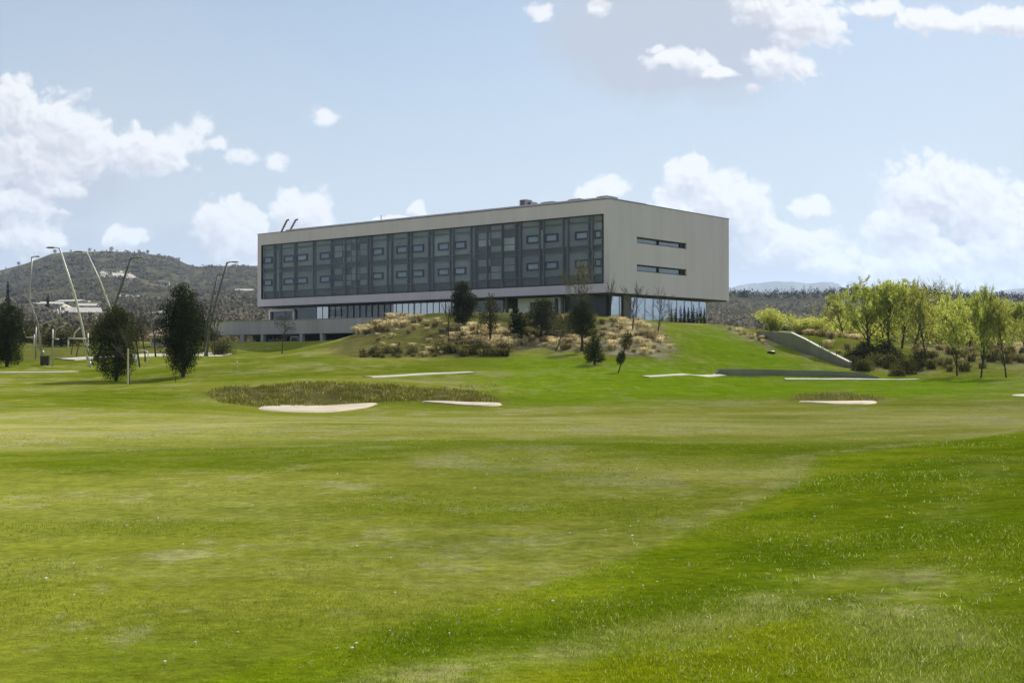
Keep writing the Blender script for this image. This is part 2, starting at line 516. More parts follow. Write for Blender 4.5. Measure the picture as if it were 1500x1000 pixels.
# ------------------------------------------------------------------ ground mesh
def poly_world(pp, dmax=260):
    return np.array([hit(x, y, dmax)[:2] for x, y in pp if hit(x, y, dmax) is not None])


def poly_sd(X, Y, P):
    """signed distance (positive inside) to polygon P"""
    d = np.full(X.shape, 1e9); ins = np.zeros(X.shape, bool)
    n = len(P)
    for i in range(n):
        ax, ay = P[i]; bx, by = P[(i + 1) % n]
        ex, ey = bx - ax, by - ay
        t = np.clip(((X - ax) * ex + (Y - ay) * ey) / (ex * ex + ey * ey + 1e-9), 0, 1)
        d = np.minimum(d, np.hypot(X - ax - t * ex, Y - ay - t * ey))
        cond = ((ay > Y) != (by > Y))
        with np.errstate(divide='ignore', invalid='ignore'):
            xi = (bx - ax) * (Y - ay) / (by - ay) + ax
        ins ^= cond & (X < xi)
    return np.where(ins, d, -d)


def soft(sd, w):
    t = np.clip(sd / w * .5 + .5, 0, 1)
    return t * t * (3 - 2 * t)


ROUGH = poly_world([(300, 1000), (480, 945), (700, 885), (860, 835), (1000, 783), (1110, 738), (1178, 703), (1196, 668), (1300, 657), (1400, 645), (1500, 630), (1750, 610), (1750, 1000)])
ROUGH = np.vstack([ROUGH, [[8, 3], [-1.2, 3], [-1.6, 5]]])
BANK = poly_world([(305, 575), (330, 568), (420, 563), (520, 562), (600, 566), (700, 575), (735, 588), (640, 587), (560, 589), (480, 591), (380, 596), (330, 590)])
BANK2 = poly_world([(1160, 586), (1170, 577), (1230, 574), (1290, 582), (1290, 587)])
MOUND = poly_world([(470, 508), (520, 492), (570, 474), (620, 462), (700, 463), (880, 468), (965, 478), (988, 512), (975, 524), (900, 522), (850, 516), (780, 508), (742, 522), (640, 524), (540, 524), (490, 520)])
TANS = [poly_world(p) for p in (
    [(512, 492), (545, 473), (600, 462), (622, 466), (590, 480), (550, 490)],
    [(655, 485), (700, 478), (745, 485), (760, 500), (740, 515), (690, 508), (660, 500)],
    [(745, 500), (790, 490), (850, 495), (880, 505), (850, 514), (770, 507), (745, 512)],
    [(878, 475), (905, 468), (945, 474), (972, 490), (985, 512), (970, 522), (900, 518), (880, 505)],
    [(1062, 478), (1078, 482), (1135, 506), (1120, 508), (1080, 490)])]
LEFTLAWN = poly_world([(-60, 533), (330, 517), (560, 528), (690, 545), (640, 560), (300, 561), (285, 596), (-60, 606)])
DULL = poly_world([(-60, 504), (100, 501), (300, 506), (335, 516), (250, 521), (110, 527), (-60, 533)])
LUSH = poly_world([(760, 520), (880, 530), (990, 520), (990, 480), (1050, 478), (1100, 500), (1230, 542), (1500, 552), (1500, 582), (1200, 580), (1060, 585), (900, 592), (780, 590), (700, 560)])
FAIR2 = None
nA = 560
ang = np.concatenate([np.linspace(-.56, .56, nA), np.linspace(.56, 2 * math.pi - .56, 90)[1:-1]])
rad = np.concatenate([[.4, 1.2, 2.0], np.geomspace(2.6, 262, 520)])
A_, R_ = np.meshgrid(ang, rad)
X = R_ * np.sin(A_); Y = R_ * np.cos(A_)
ZZ = Z(X, Y)


def grid_faces(nr, na):
    i, j = np.meshgrid(np.arange(nr - 1), np.arange(na), indexing='ij')
    j2 = (j + 1) % na
    return np.stack([i * na + j, i * na + j2, (i + 1) * na + j2, (i + 1) * na + j], -1).reshape(-1, 4)[:, ::-1]


def tone(x, y):
    """kinds of turf: r = deep green sward, g = bleached seeding grass, b = yellowish moss"""
    r = np.hypot(x, y); sd = poly_sd(x, y, ROUGH)
    n1 = fbm(x * .35, y * .5, 71, 4) - .5; n2 = fbm(x * .9, y * 1.1, 72, 3) - .5
    k = np.clip(r / 11, .75, 1.7)
    s = (sd + n1 * 2.6) / k
    inr = np.clip(sd / .3 + .3, 0, 1)
    deep = inr * (.22 + .78 * np.exp(-((s - 1.25) / .75) ** 2))
    pale = inr * np.exp(-((s - 2.35) / .45) ** 2) * np.clip(.75 + n2 * 3, 0, 1)
    yel = inr * np.clip((s - 2.7) / .5, 0, 1) * np.clip(.85 + n2 * 1.5, 0, 1)
    out = 1 - inr
    edge = np.exp(-((sd + .16 * k) / (.15 * k)) ** 2) * np.clip((r - 9) / 5, 0, 1) * (x > 0)
    deep = deep + out * (np.exp(-((r + x * .1 - 21.5 + n1 * 5) / 3.0) ** 2) * .8 + np.clip((n1 + .02) * 4, 0, 1) * .55 * (r < 24))
    deep = deep + soft(poly_sd(x, y, DULL) + n1 * 4, 2.5)
    deep = deep + soft(poly_sd(x, y, LEFTLAWN) + n1 * 6, 4) * np.clip(.55 + n2 * 1.6, 0, 1)
    deep = deep + np.exp(-((r - 62 + n1 * 8) / 5) ** 2) * .35
    pale = pale + out * (np.clip((fbm(x * .28 + 3, y * .55, 75, 4) - .56) * 7, 0, 1) * .3 * (r < 26)) + edge * .7
    return np.stack([np.clip(deep, 0, 1), np.clip(pale, 0, 1), np.clip(yel, 0, 1)], 1)


def zones(X, Y):
    x, y = X.ravel(), Y.ravel(); r = np.hypot(x, y)
    wob = (fbm(x * .9, y * .9, 21, 3) - .5) * np.clip(r * .02, .1, 1.2)
    rg = soft(poly_sd(x, y, ROUGH) + wob * .35, .11)
    dry = np.exp(-((r - 37 - 6 * np.sin(x * .05)) / 12) ** 2) * 1.15 + np.exp(-((r - 16 - x * .35) / 2.2) ** 2) * .35 * (x < 4)
    dry = dry * np.clip(.6 + fbm(x * .12, y * .3, 31, 3) * .9 - .3, 0, 1)
    # first row of the right-hand rough is bleached in a strip
    dry = dry * (1 - rg) + rg * np.exp(-((poly_sd(x, y, ROUGH) - 2.9 - 1.2 * wob) / .7) ** 2) * .5
    dull = soft(poly_sd(x, y, DULL) + 3 * wob, 2.5)
    bank = np.maximum(soft(poly_sd(x, y, BANK) + wob, .5), soft(poly_sd(x, y, BANK2) + wob, .4) * .6)
    md = soft(poly_sd(x, y, MOUND) + wob, 1.2)
    tan = np.zeros_like(x)
    for P in TANS:
        tan = np.maximum(tan, soft(poly_sd(x, y, P) + 2.5 * wob, 1.2))
    rside = ((x > 38 + (y - 100) * .15) & (y > 101 + 3 * wob)).astype(float) * np.clip((y - 101) / 8, 0, 1)
    tan = np.maximum(tan, rside * .4 * np.clip((r - 105) / 12, 0, 1))
    lush = soft(poly_sd(x, y, LUSH) + 2 * wob, 5) * (1 - bank) * .9
    far = np.clip((r - 165) / 60, 0, 1)
    z1 = np.stack([rg, dry, tan], 1)
    z3 = tone(x, y)
    z2 = np.stack([np.maximum(np.maximum(bank, md * .8), dull * .65), lush * (1 - md), far], 1)
    return z1, z2, z3


z1, z2, z3 = zones(X, Y)
na = len(ang)
q = grid_faces(len(rad), na)
V = np.stack([X, Y, ZZ], -1).reshape(-1, 3)
V = np.vstack([V, [[0, 0, gz(0, 0)]]])
ctr = len(V) - 1
tr = np.array([(ctr, j, (j + 1) % na) for j in range(na)])[:, ::-1]
z1 = np.vstack([z1, [[1, 0, 0]]]); z2 = np.vstack([z2, [[0, 0, 0]]]); z3 = np.vstack([z3, [[0, 0, 0]]])
ground = mesh_np('ground', V, q, tr, M['turf'], None, True, {'zone': z1, 'zone2': z2, 'zone3': z3})
tag(ground, 'rolling mown golf course turf with rougher grass on the right', 'lawn', kind='structure')

# hills beyond, one sheet continuing the ground
ang2 = np.concatenate([np.linspace(-.56, .56, 420), np.linspace(.56, 2 * math.pi - .56, 80)[1:-1]])
rad2 = np.concatenate([np.geomspace(258, 2300, 150), np.geomspace(2350, 9500, 14)])
A2, R2 = np.meshgrid(ang2, rad2)
X2 = R2 * np.sin(A2); Y2 = R2 * np.cos(A2)
Z2 = Z(X2, Y2)
Z2[0] -= 1.0
z1 = np.zeros((X2.size, 3)); z2 = np.zeros((X2.size, 3)); z2[:, 2] = 1
hills = mesh_np('hills', np.stack([X2, Y2, Z2], -1).reshape(-1, 3), grid_faces(len(rad2), len(ang2)), None, M['turf'], None, True, {'zone': z1, 'zone2': z2})
tag(hills, 'scrub covered hills rising behind the golf course', 'hills', kind='structure')

# blue mountains on the horizon, a closed ridge with a back slope
MD = 6200.0
mp = [(700, 470), (900, 440), (1040, 432), (1075, 420), (1100, 414), (1135, 412.5), (1170, 416), (1185, 416.5), (1205, 413), (1240, 419), (1290, 430), (1340, 437), (1400, 436), (1450, 429), (1490, 422), (1520, 420), (1600, 430), (1800, 450), (2100, 480)]
xs = np.linspace(700, 2100, 260)
rid = np.interp(xs, [p[0] for p in mp], [p[1] for p in mp]) + (fbm(xs / 25, xs * 0, 77, 4) - .5) * 2.2
rows = []
for k, (dd, hf) in enumerate([(-1500, -.02), (-900, .35), (-450, .7), (0, 1), (500, .75), (1400, -.02)]):
    d = MD + dd
    zc = (520 - rid) / F * MD * hf + EYE
    rows.append(np.stack([(xs - CX) / F * MD * (1 + dd / 60000), np.full_like(xs, d) + (fbm(xs / 18, xs * 0 + k, 3) - .5) * 500, zc + (fbm(xs / 14, xs * 0 + k, 9) - .5) * 60 * (0 < hf < 1)], 1))
Vm = np.vstack(rows); nx = len(xs)
qm = np.array([(k * nx + i, k * nx + i + 1, (k + 1) * nx + i + 1, (k + 1) * nx + i) for k in range(len(rows) - 1) for i in range(nx - 1)])
mt = mesh_np('mountains', Vm, qm, None, M['mountain'], None, True)
tag(mt, 'pale blue mountain ridge on the far horizon', 'mountains', kind='structure')


# ------------------------------------------------------------------ bunkers and paths
def draped_poly(name, pp, mat, lift=.03, thick=.0, sub=2, label=None, sag=0):
    P = poly_world(pp)
    # smooth the outline
    for _ in range(2):
        Q = []
        for i in range(len(P)):
            a, b = P[i], P[(i + 1) % len(P)]
            Q += [a * .75 + b * .25, a * .25 + b * .75]
        P = np.array(Q)
    c = P.mean(0); n = len(P)
    rings = [1, .93, .8, .6, .35, .12]
    V = []
    for k, s in enumerate(rings):
        W = c + (P - c) * s
        zz = Z(W[:, 0], W[:, 1]) + (lift if k else -.05) - 0 * sag
        V.append(np.column_stack([W, zz]))
    V = np.vstack(V)
    V = np.vstack([V, [[*c, gz(*c) + lift]]])
    q = [(k * n + i, k * n + (i + 1) % n, (k + 1) * n + (i + 1) % n, (k + 1) * n + i) for k in range(len(rings) - 1) for i in range(n)]
    t = [((len(rings) - 1) * n + i, (len(rings) - 1) * n + (i + 1) % n, len(V) - 1) for i in range(n)]
    o = mesh_np(name, V, q, t, mat, None, True)
    return tag(o, label, 'bunker' if 'bunker' in name else 'path', kind='structure')


draped_poly('sand_bunker', [(370, 599), (385, 595), (430, 593.5), (500, 592.5), (562, 589.5), (548, 593), (520, 600), (470, 604.5), (410, 602.5)], M['sand'], label='wide sand bunker below the rough grass bank', lift=.06)
draped_poly('sand_bunker', [(607, 588), (640, 588), (690, 590), (742, 591), (730, 595.5), (690, 594.8), (650, 591.5)], M['sand'], label='thin sliver of sand to the right of the wide bunker', lift=.06)
draped_poly('sand_bunker', [(1158, 588.5), (1200, 589), (1240, 588.5), (1292, 588), (1278, 592), (1240, 592.5), (1200, 590.8)], M['sand'], label='small sand bunker on the right of the fairway', lift=.06)


def strip(name, pts2, width, mat, lift=.05, label=None, cat='path', kind='structure', world=False):
    P = np.array(pts2 if world else poly_world(pts2))
    # resample
    seg = np.hypot(*np.diff(P, axis=0).T); s = np.concatenate([[0], np.cumsum(seg)])
    t = np.linspace(0, s[-1], max(8, int(s[-1] / 1.5)))
    C = np.column_stack([np.interp(t, s, P[:, 0]), np.interp(t, s, P[:, 1])])
    for _ in range(3):
        C[1:-1] = (C[:-2] + 2 * C[1:-1] + C[2:]) / 4
    T = np.gradient(C, axis=0); T /= np.linalg.norm(T, axis=1)[:, None] + 1e-9
    Nn = np.column_stack([-T[:, 1], T[:, 0]])
    V = []
    offs = [-.5, -.49, -.2, .2, .49, .5]
    for o_ in offs:
        W = C + Nn * o_ * width
        V.append(np.column_stack([W, Z(W[:, 0], W[:, 1]) + (lift if abs(o_) < .5 else -.08)]))
    n = len(C); V = np.vstack(V)
    q = [(k * n + i + 1, k * n + i, (k + 1) * n + i, (k + 1) * n + i + 1) for k in range(len(offs) - 1) for i in range(n - 1)]
    return tag(mesh_np(name, V, q, None, mat, None, True), label, cat, kind=kind)


strip('cart_path', [(538, 552.5), (580, 550.5), (620, 548), (660, 546), (692, 545.5)], .8, M['path'], label='pale cart path crossing the lawn below the mound')
strip('cart_path', [(945, 552), (985, 550.5), (1030, 549.5), (1060, 549)], .75, M['path'], label='short pale stretch of cart path before the grass slope')
strip('cart_path', [(1150, 555.5), (1200, 556), (1270, 556), (1345, 555.5)], .6, M['path'], label='pale cart path running below the low grey wall')
strip('cart_path', [(-120, 547), (0, 546.5), (60, 546), (112, 544.5)], .85, M['path'], label='pale cart path along the left edge below the trees')
strip('footpath', [(95, 527), (130, 525), (180, 523), (250, 520), (320, 517.5)], 3.2, M['path'], label='pale footpath behind the dark oaks', lift=.08)
draped_poly('cart_path', [(1475, 579), (1500, 577.5), (1540, 577), (1540, 581), (1500, 581)], M['path'], label='pale worn patch at the right edge of the fairway')


# ------------------------------------------------------------------ building
UX = Vector((.767, -.642, 0)).normalized()
UY = Vector((.642, .767, 0)).normalized()
C0 = Vector((143 / F * 130, 130, 0))
RZ = math.atan2(UX.y, UX.x)
ZB, ZT = 8.37, 18.45


def fx(px, yl=0.0):
    """local x on the plane local y = yl for a photo column"""
    k = (px - CX) / F
    ox = C0.x + UY.x * yl; oy = C0.y + UY.y * yl
    return (k * oy - ox) / (UX.x - k * UX.y)


def ry(px, xl=0.0):
    k = (px - CX) / F
    ox = C0.x + UX.x * xl; oy = C0.y + UX.y * xl
    return (k * oy - ox) / (UY.x - k * UY.y)


def lz(xl, yl, py):
    d = C0.y + UX.y * xl + UY.y * yl
    return EYE + (520 - py) / F * d


LXL = fx(377); WID = ry(1068)
bld = empty('office_building', (C0.x, C0.y, 5.4), RZ, 'long pale three storey block with a dark glass front, raised above the grassy mound', 'building')


class LB(MB):
    def build(s, name, mat, parent=None, smooth=False, inv=True):
        s.v = [(a, b_, c_ - (5.4 if parent is not None else 0)) for a, b_, c_ in s.v] if inv else s.v
        return mesh_np(name, s.v, s.q, s.t, mat, parent, smooth)


OX0, OX1 = fx(382.5), fx(884.5)      # recess opening
OZ0, OZ1 = 9.36, 16.9
TH = .5
w = LB()
# front frame of the raised box
w.box(LXL, 0, 0, TH, OZ1, ZT); w.box(LXL, 0, 0, TH, ZB, OZ0)
w.box(LXL, OX0, 0, TH, OZ0, OZ1); w.box(OX1, 0, 0, TH, OZ0, OZ1)
# right end wall with two slots
SY0, SY1 = ry(933), ry(1006)
d1 = lz(0, SY0, 346.5), lz(0, SY0, 355.5); d2 = lz(0, SY0, 387), lz(0, SY0, 397)
zu1, zu0 = d1; zl1, zl0 = d2
w.box(-TH, 0, TH, SY0, ZB, ZT); w.box(-TH, 0, SY1, WID, ZB, ZT)
w.box(-TH, 0, SY0, SY1, zu1, ZT); w.box(-TH, 0, SY0, SY1, zl1, zu0); w.box(-TH, 0, SY0, SY1, ZB, zl0)
# left end and back
w.box(LXL, LXL + TH, TH, WID, ZB, ZT); w.box(LXL + TH, -TH, WID - TH, WID, ZB, ZT)
w.build('upper_wall', M['wall'], bld)
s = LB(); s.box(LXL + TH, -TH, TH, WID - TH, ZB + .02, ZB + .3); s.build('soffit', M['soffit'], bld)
s = LB(); s.box(LXL + TH, -TH, TH, WID - TH, ZT - .5, ZT - .2); s.build('roof_deck', M['roof'], bld)
# thin metal coping and raised roof cap set back a little
s = LB(); s.box(LXL - .05, .05, -.05, .35, ZT + .003, ZT + .08); s.box(-.3, .05, .35, WID + .05, ZT + .003, ZT + .08); s.build('coping', M['mullion'], bld)
cx0 = fx(418, .6)
s = LB(); s.box(cx0, -.9, .6, ry(947, -.9), ZT - .2, ZT + .36); s.build('roof_cap', M['wall'], bld)
# dark strip painting the shadow line under the overhang
s = LB(); s.box(LXL + .2, -.2, .2, WID - .2, ZB - .16, ZB + .015); s.build('overhang_shadow_strip', M['soffit'], bld)

# --- curtain wall in the recess
s = LB(); s.box(OX0, OX1, .44, TH - .001, OZ0, OZ1); s.build('cladding', M['spandrel'], bld)
# rows
ZR = [16.18, 13.62, 13.05, 10.42]
PAN = [(383, 399), (410, 428), (433, 454), (460, 481.5), (543, 564), (573, 594.5), (602, 624), (633, 656), (663, 687), (762, 788), (795, 823), (831, 860), (867, 880)]
WIN = [(383, 396), (413, 428), (432, 447.5), (466, 481), (543, 558.5), (578, 594.5), (601, 618), (639, 656), (663, 680), (769, 788), (796, 815), (840, 860), (868, 880)]
pan_mats = [M['panel'], M['panel'], M['panel'], M['panel']]
for i, (a, b_) in enumerate(PAN):
    for (z0, z1) in ((ZR[1], ZR[0]), (ZR[3], ZR[2])):
        s = LB(); s.box(fx(a), fx(b_), .40, .438, z0 + random.uniform(-.05, .05), z1)
        s.build('cladding_panel', M[random.choice(('panel', 'panel', 'panelA', 'panelB'))], bld)
    # small pale infill panel in the top row
    s = LB(); s.box(fx(a), fx(b_), .405, .438, ZR[0] + .12, OZ1 - .1); s.build('top_panel', M['panel'], bld)
# bright narrow panels beside some windows
for a, b_, z0, z1, mt_ in ((789, 794.5, 13.62, 15.75, 'panel2'), (764, 767.5, 14.3, 15.2, 'panel2'), (834, 838, 14.4, 15.3, 'panel2'), (628, 631, 13.7, 16.1, 'panel'), (535, 538, 13.7, 15.9, 'panel'),
                       (823, 829, 13.7, 16.7, 'panel'), (862, 865.5, 13.2, 16.8, 'panel'), (656.5, 661, 10.5, 16.1, 'panel'), (689, 693, 13.2, 16.7, 'panel'), (565, 569, 10.5, 16, 'panel'), (402, 405, 10.5, 16, 'panel'), (455, 458, 10.5, 16.3, 'panel')):
    s = LB(); s.box(fx(a), fx(b_), .405, .438, z0, z1); s.build('narrow_panel', M[mt_], bld)
# glazed stair zones
for (x0, x1, cols, rows_, pale) in ((486, 536, 4, (16.6, 16.0, 15.2, 14.4, 13.7, 13.0, 12.1, 11.3, 10.6), False), (697, 753, 3, (16.75, 16.05, 15.2, 14.35, 13.5, 12.9, 12.0, 11.25, 10.4), True)):
    for ci in range(cols):
        a = x0 + (x1 - x0) * ci / cols + .8; b_ = x0 + (x1 - x0) * (ci + 1) / cols - .8
        for ri in range(len(rows_) - 1):
            z1, z0 = rows_[ri], rows_[ri + 1]
            if abs(z1 - 13.55) < .2: continue
            bright = pale and ((ci == 2 and ri in (2, 3)) or (ri == 2 and ci < 2 and ci == 0))  # pale cells painted to look like white reflections in the stair glass
            s = LB(); s.box(fx(a), fx(b_), .40, .438, z0 + .06, z1 - .04)
            s.build('stair_glazing', M['panel2'] if bright else (M['panel'] if (ci + ri) % 3 else M['spandrel']), bld)
# windows: black frame and pane
for i, (a, b_) in enumerate(WIN):
    for fl, (z0, z1) in enumerate(((14.28, 15.24), (11.2, 12.12))):
        xa, xb = fx(a), fx(b_)
        t_ = .19
        f = LB()
        f.box(xa, xb, .22, .398, z1 - t_, z1); f.box(xa, xb, .22, .398, z0, z0 + t_)
        f.box(xa, xa + t_, .22, .398, z0 + t_, z1 - t_); f.box(xb - t_, xb, .22, .398, z0 + t_, z1 - t_)
        wf = f.build('window', M['darkmetal'], bld)
        p = LB(); p.box(xa + t_, xb - t_, .36, .39, z0 + t_, z1 - t_)
        pale = (fl == 0 and i >= 9) or random.random() < .12
        p.build('blind', M['blind'] if pale else M['panel2'] if random.random() < .6 else M['panel'], wf)
        g = LB(); g.box(xa + t_, xb - t_, .30, .31, z0 + t_, z1 - t_); g.build('pane', M['pane'], wf)
# mullions
s = LB()
VM = [399.5, 409, 429.5, 457, 483, 503.5, 520, 537, 541.5, 565.5, 571.5, 595.5, 600.5, 626, 632, 657.5, 662, 688, 694.5, 712, 733.5, 753.5, 760.5, 788.8, 794.7, 823.5, 830.5, 860.8, 866.5, 881]
for px in VM:
    xx = fx(px); s.box(xx - .05, xx + .05, .1, .399, OZ0, OZ1)
s.build('vertical_mullion', M['mullion'], bld)
s = LB()
for z in (16.18, 13.62, 13.0, 10.42):
    lim = fx(660) if z in (16.18, 13.62, 13.0) else OX0
    s.box(OX0, OX1, .16, .398, z - .035, z + .035)
s.build('transom', M['mullion'], bld)
s = LB(); s.box(OX1 - .16, OX1, -.03, .3, OZ0, OZ1); s.box(OX0, OX1 - .16, -.03, .2, OZ0 - .0, OZ0 + .12); s.box(OX0, OX1 - .16, -.03, .2, OZ1 - .1, OZ1); s.box(OX0, OX0 + .12, -.03, .2, OZ0 + .12, OZ1 - .1)
s.build('recess_trim', M['darkmetal'], bld)
s = LB(); s.box(OX0 + .12, OX1 - .16, .06, .075, OZ0 + .12, OZ1 - .1); s.build('glass_skin', M['skin'], bld)

# slot windows in the end wall
for (z1, z0) in ((zu1, zu0), (zl1, zl0)):
    f = LB(); mid = ry(967)
    f.box(-.45, -.05, SY0, SY1, z1 - .13, z1 - .001); f.box(-.45, -.2, mid - .12, mid + .12, z0 + .08, z1 - .13); f.box(-.45, -.2, SY1 - 1.1, SY1 - .01, z0 + .08, z1 - .13)
    f.box(-.45, -.05, SY0, SY1, z0 + .001, z0 + .08)
    o = f.build('slot_window', M['darkmetal'], bld)
    p = LB(); p.box(-.44, -.38, SY0 + .01, mid - .12, z0 + .08, z1 - .13); p.box(-.44, -.38, mid + .12, SY1 - 1.1, z0 + .08, z1 - .13); p.build('blind', M['panel'], o)
    g = LB(); g.box(-.33, -.32, SY0 + .01, mid - .12, z0 + .08, z1 - .13); g.box(-.33, -.32, mid + .12, SY1 - 1.1, z0 + .08, z1 - .13); g.build('pane', M['pane'], o)

# --- ground floor
GX, GY = -1.5, 2.0
ZF = 4.9
RYE = ry(1035, GX)
gx = lambda px: fx(px, GY)
# right hand pale glass
s = LB(); s.box(GX - .05, GX, GY + .35, RYE, ZF, ZB - .17); s.build('end_glass_wall', M['mirror'], bld)
s = LB(); s.box(GX - 1.2, GX - 1.1, GY + .35, RYE - .2, ZF, ZB - .17); s.build('pale_curtain', M['panel2'], bld)
s = LB()
for k in range(0, 13):
    yy = GY + .35 + (RYE - GY - .35) * k / 12
    s = LB(); s.box(GX - .09, GX + .03, yy - .025, yy + .025, ZF, ZB - .17); s.build('glazing_bar', M['galv'], bld)
s = LB(); ya, yb = ry(912, GX), ry(923, GX); s.box(GX + .04, GX + .2, ya, yb, ZF, ZB - .17); s.build('pier', M['greywall'], bld)
s = LB(); s.box(GX - .4, GX + .05, GY - .0, GY + .34, ZF, ZB - .17); s.build('corner_post', M['darkmetal'], bld)
# end return behind the cantilever and back wall
s = LB(); s.box(-20, GX - .1, RYE, RYE + .2, ZF, ZB - .17); s.build('return_wall', M['wall2'], bld)
# front: glass, mullions, things behind the glass
fx0, fx1 = gx(397), gx(738)
s = LB(); s.box(fx0, fx1, GY, GY + .04, ZF, ZB - .17); s.build('front_glass_wall', M['glass'], bld)
s = LB()
for px in list(range(464, 668, 9)) + [690, 716, 738]:
    x_ = gx(px); s = LB(); s.box(x_ - .04, x_ + .04, GY - .1, GY - .002, ZF, ZB - .17); s.build('glazing_bar', M['mullion'], bld)
BY = GY + .45
for a, b_, z0, z1, mt_, nm in ((397, 464, ZF, 8.1, 'inside', 'dim_room'), (464, 482, ZF, 8.1, 'whiteframe', 'pale_backing'), (482, 502, 7.75, 8.1, 'whiteframe', 'pale_backing'), (482, 502, ZF, 6.75, 'whiteframe', 'pale_backing'), (482, 502, 6.75, 7.75, 'inside', 'dim_room'),
                              (502, 572, ZF, 8.1, 'curtain', 'long_curtain'), (572, 577, ZF, 8.1, 'whiteframe', 'pale_backing'), (577, 606, 7.6, 8.1, 'whiteframe', 'pale_backing'), (577, 606, ZF, 7.6, 'curtain', 'long_curtain'),
                              (606, 690, ZF, 7.3, 'whiteframe', 'pale_backing'), (606, 640, 7.3, 8.1, 'whiteframe', 'pale_backing'), (640, 690, 7.3, 8.1, 'panel', 'grey_partition'), (690, 738, ZF, 8.1, 'panel', 'grey_partition')):  # wide pale boards stand in for white reflections in the front glass
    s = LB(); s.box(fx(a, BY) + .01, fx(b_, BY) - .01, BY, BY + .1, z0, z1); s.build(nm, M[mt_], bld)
for a, b_ in ((464.8, 481), (577, 606), (607, 665)):
    s = LB(); s.box(gx(a), gx(b_), GY - .06, GY - .02, ZF, ZB - .18); s.build('reflective_pane', M['sheen'], bld)
# entrance recess, white wall and dark corner room
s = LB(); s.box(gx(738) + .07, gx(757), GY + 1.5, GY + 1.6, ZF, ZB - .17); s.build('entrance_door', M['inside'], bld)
s = LB(); s.box(gx(757), gx(826), GY + .2, GY + .4, ZF, ZB - .17); s.build('entrance_wall', M['whiteframe'], bld)
s = LB(); s.box(gx(812), gx(816), GY + .05, GY + .19, ZF, ZB - .3); s.box(gx(776), gx(806), GY + .05, GY + .19, 7.1, 7.7); s.build('entrance_window', M['spandrel'], bld)
s = LB(); s.box(gx(827), GX - .41, GY + .1, GY + .3, ZF, ZB - .17); s.build('corner_cladding', M['spandrel'], bld)
for px in (745, 826.5):
    s = LB(); x_ = gx(px); s.box(x_ - .15, x_ + .15, GY - .5, GY - .15, ZF, ZB - .17); s.build('column', M['greywall'], bld)
# white framed balcony window at the left end
x0, x1 = gx(396), gx(432)
s = LB(); s.box(x0, x0 + .25, GY - .3, GY - .05, 6.3, 7.9); s.box(x0 + .25, x1, GY - .3, GY - .05, 7.72, 7.95); s.box(gx(431), gx(433), GY - .3, GY - .05, 6.3, 7.7); s.build('white_window_frame', M['whiteframe'], bld)

# roof equipment
for px0, px1, y0, h in ((761, 770, 3, 1.0), (772, 778, 3.5, .75)):
    u = LB(); xa, xb = fx(px0, y0), fx(px1, y0)
    u.box(xa, xb, y0, y0 + 1.2, ZT + .36, ZT + .36 + h * .35); u.box(xa, xa + .12, y0, y0 + 1.2, ZT + .36 + h * .35, ZT + .36 + h); u.box(xb - .12, xb, y0, y0 + 1.2, ZT + .36 + h * .35, ZT + .36 + h); u.box(xa, xb, y0, y0 + 1.2, ZT + .36 + h, ZT + .42 + h)
    u.build('roof_unit', M['galv'], bld)
for px0, px1 in ((792, 810), (832, 850), (874, 890)):
    u = LB(); xa, xb = fx(px0, 1.2), min(fx(px1, 1.2), -1.0); u.box(xa, xb, 1.2, 3.2, ZT + .36, ZT + .56); u.box(xa + .2, xb - .2, 1.4, 3.0, ZT + .56, ZT + .62); u.build('skylight', M['galv'], bld)
for pa, pb in (((411, 338), (420, 322.5)), ((423, 337), (433, 322))):
    xa, xb = fx(pa[0], 2), fx(pb[0], 2)
    u = LB(); u.tube([(xa, 2, lz(xa, 2, pa[1]) - .3), (xb, 2, lz(xb, 2, pb[1])), (xb + .35, 2, lz(xb, 2, pb[1]) + .04)], [.13, .13, .13], 8); u.build('flue', M['polegrey'], bld)
xa = fx(558, 3); u = LB(); u.tube([(xa, 3, ZT), (xa, 3, ZT + 1.25), (xa, 3, ZT + 1.3)], [.05, .04, .1], 6); u.build('mast', M['polegrey'], bld)

# --- terrace with open parking below (local frame of the building)
ter = empty('parking_terrace', (C0.x, C0.y, 5.4), RZ, 'low concrete terrace with open parking bays under it, left of the mound', 'terrace')
TY = -5.0
tx0, tx1 = fx(312, TY), fx(560, TY)
zt, zb_ = 6.15, 4.35
s = LB(); s.box(tx0, tx1, TY, TY + .3, zb_, zt); s.box(tx0, tx0 + .3, TY + .3, TY + 9, zb_, zt); s.build('parapet', M['wall2'], ter)
s = LB(); s.box(tx0 - .05, tx1, TY - .06, TY + .36, zt + .002, zt + .07); s.build('coping', M['coping'], ter)
s = LB(); s.box(tx0 + .3, tx1, TY + .3, GY - .31, zb_, zb_ + .4); s.build('deck', M['wall2'], ter)
for px, wd in ((354, .75), (383, .5), (440, .45), (470, .5)):
    s = LB(); x_ = fx(px, TY); s.box(x_ - wd / 2, x_ + wd / 2, TY + .05, TY + .6, .5, zb_ - .002); s.build('column', M['wall2'], ter)
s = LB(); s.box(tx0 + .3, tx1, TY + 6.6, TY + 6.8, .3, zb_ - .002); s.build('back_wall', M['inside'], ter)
s = LB()
for a, b_ in ((318, 350), (392, 418), (426, 436)):
    xa, xb = fx(a, TY + .6), fx(b_, TY + .6)
    for z in (2.5, 3.1, 3.65):
        s.box(xa, xb, TY + .65, TY + .71, z, z + .06)
    for k in range(5):
        x_ = xa + (xb - xa) * k / 4; s.box(x_ - .03, x_ + .03, TY + .72, TY + .78, 1.6, 4.0)
s.build('bay_railing', M['galv'], ter)
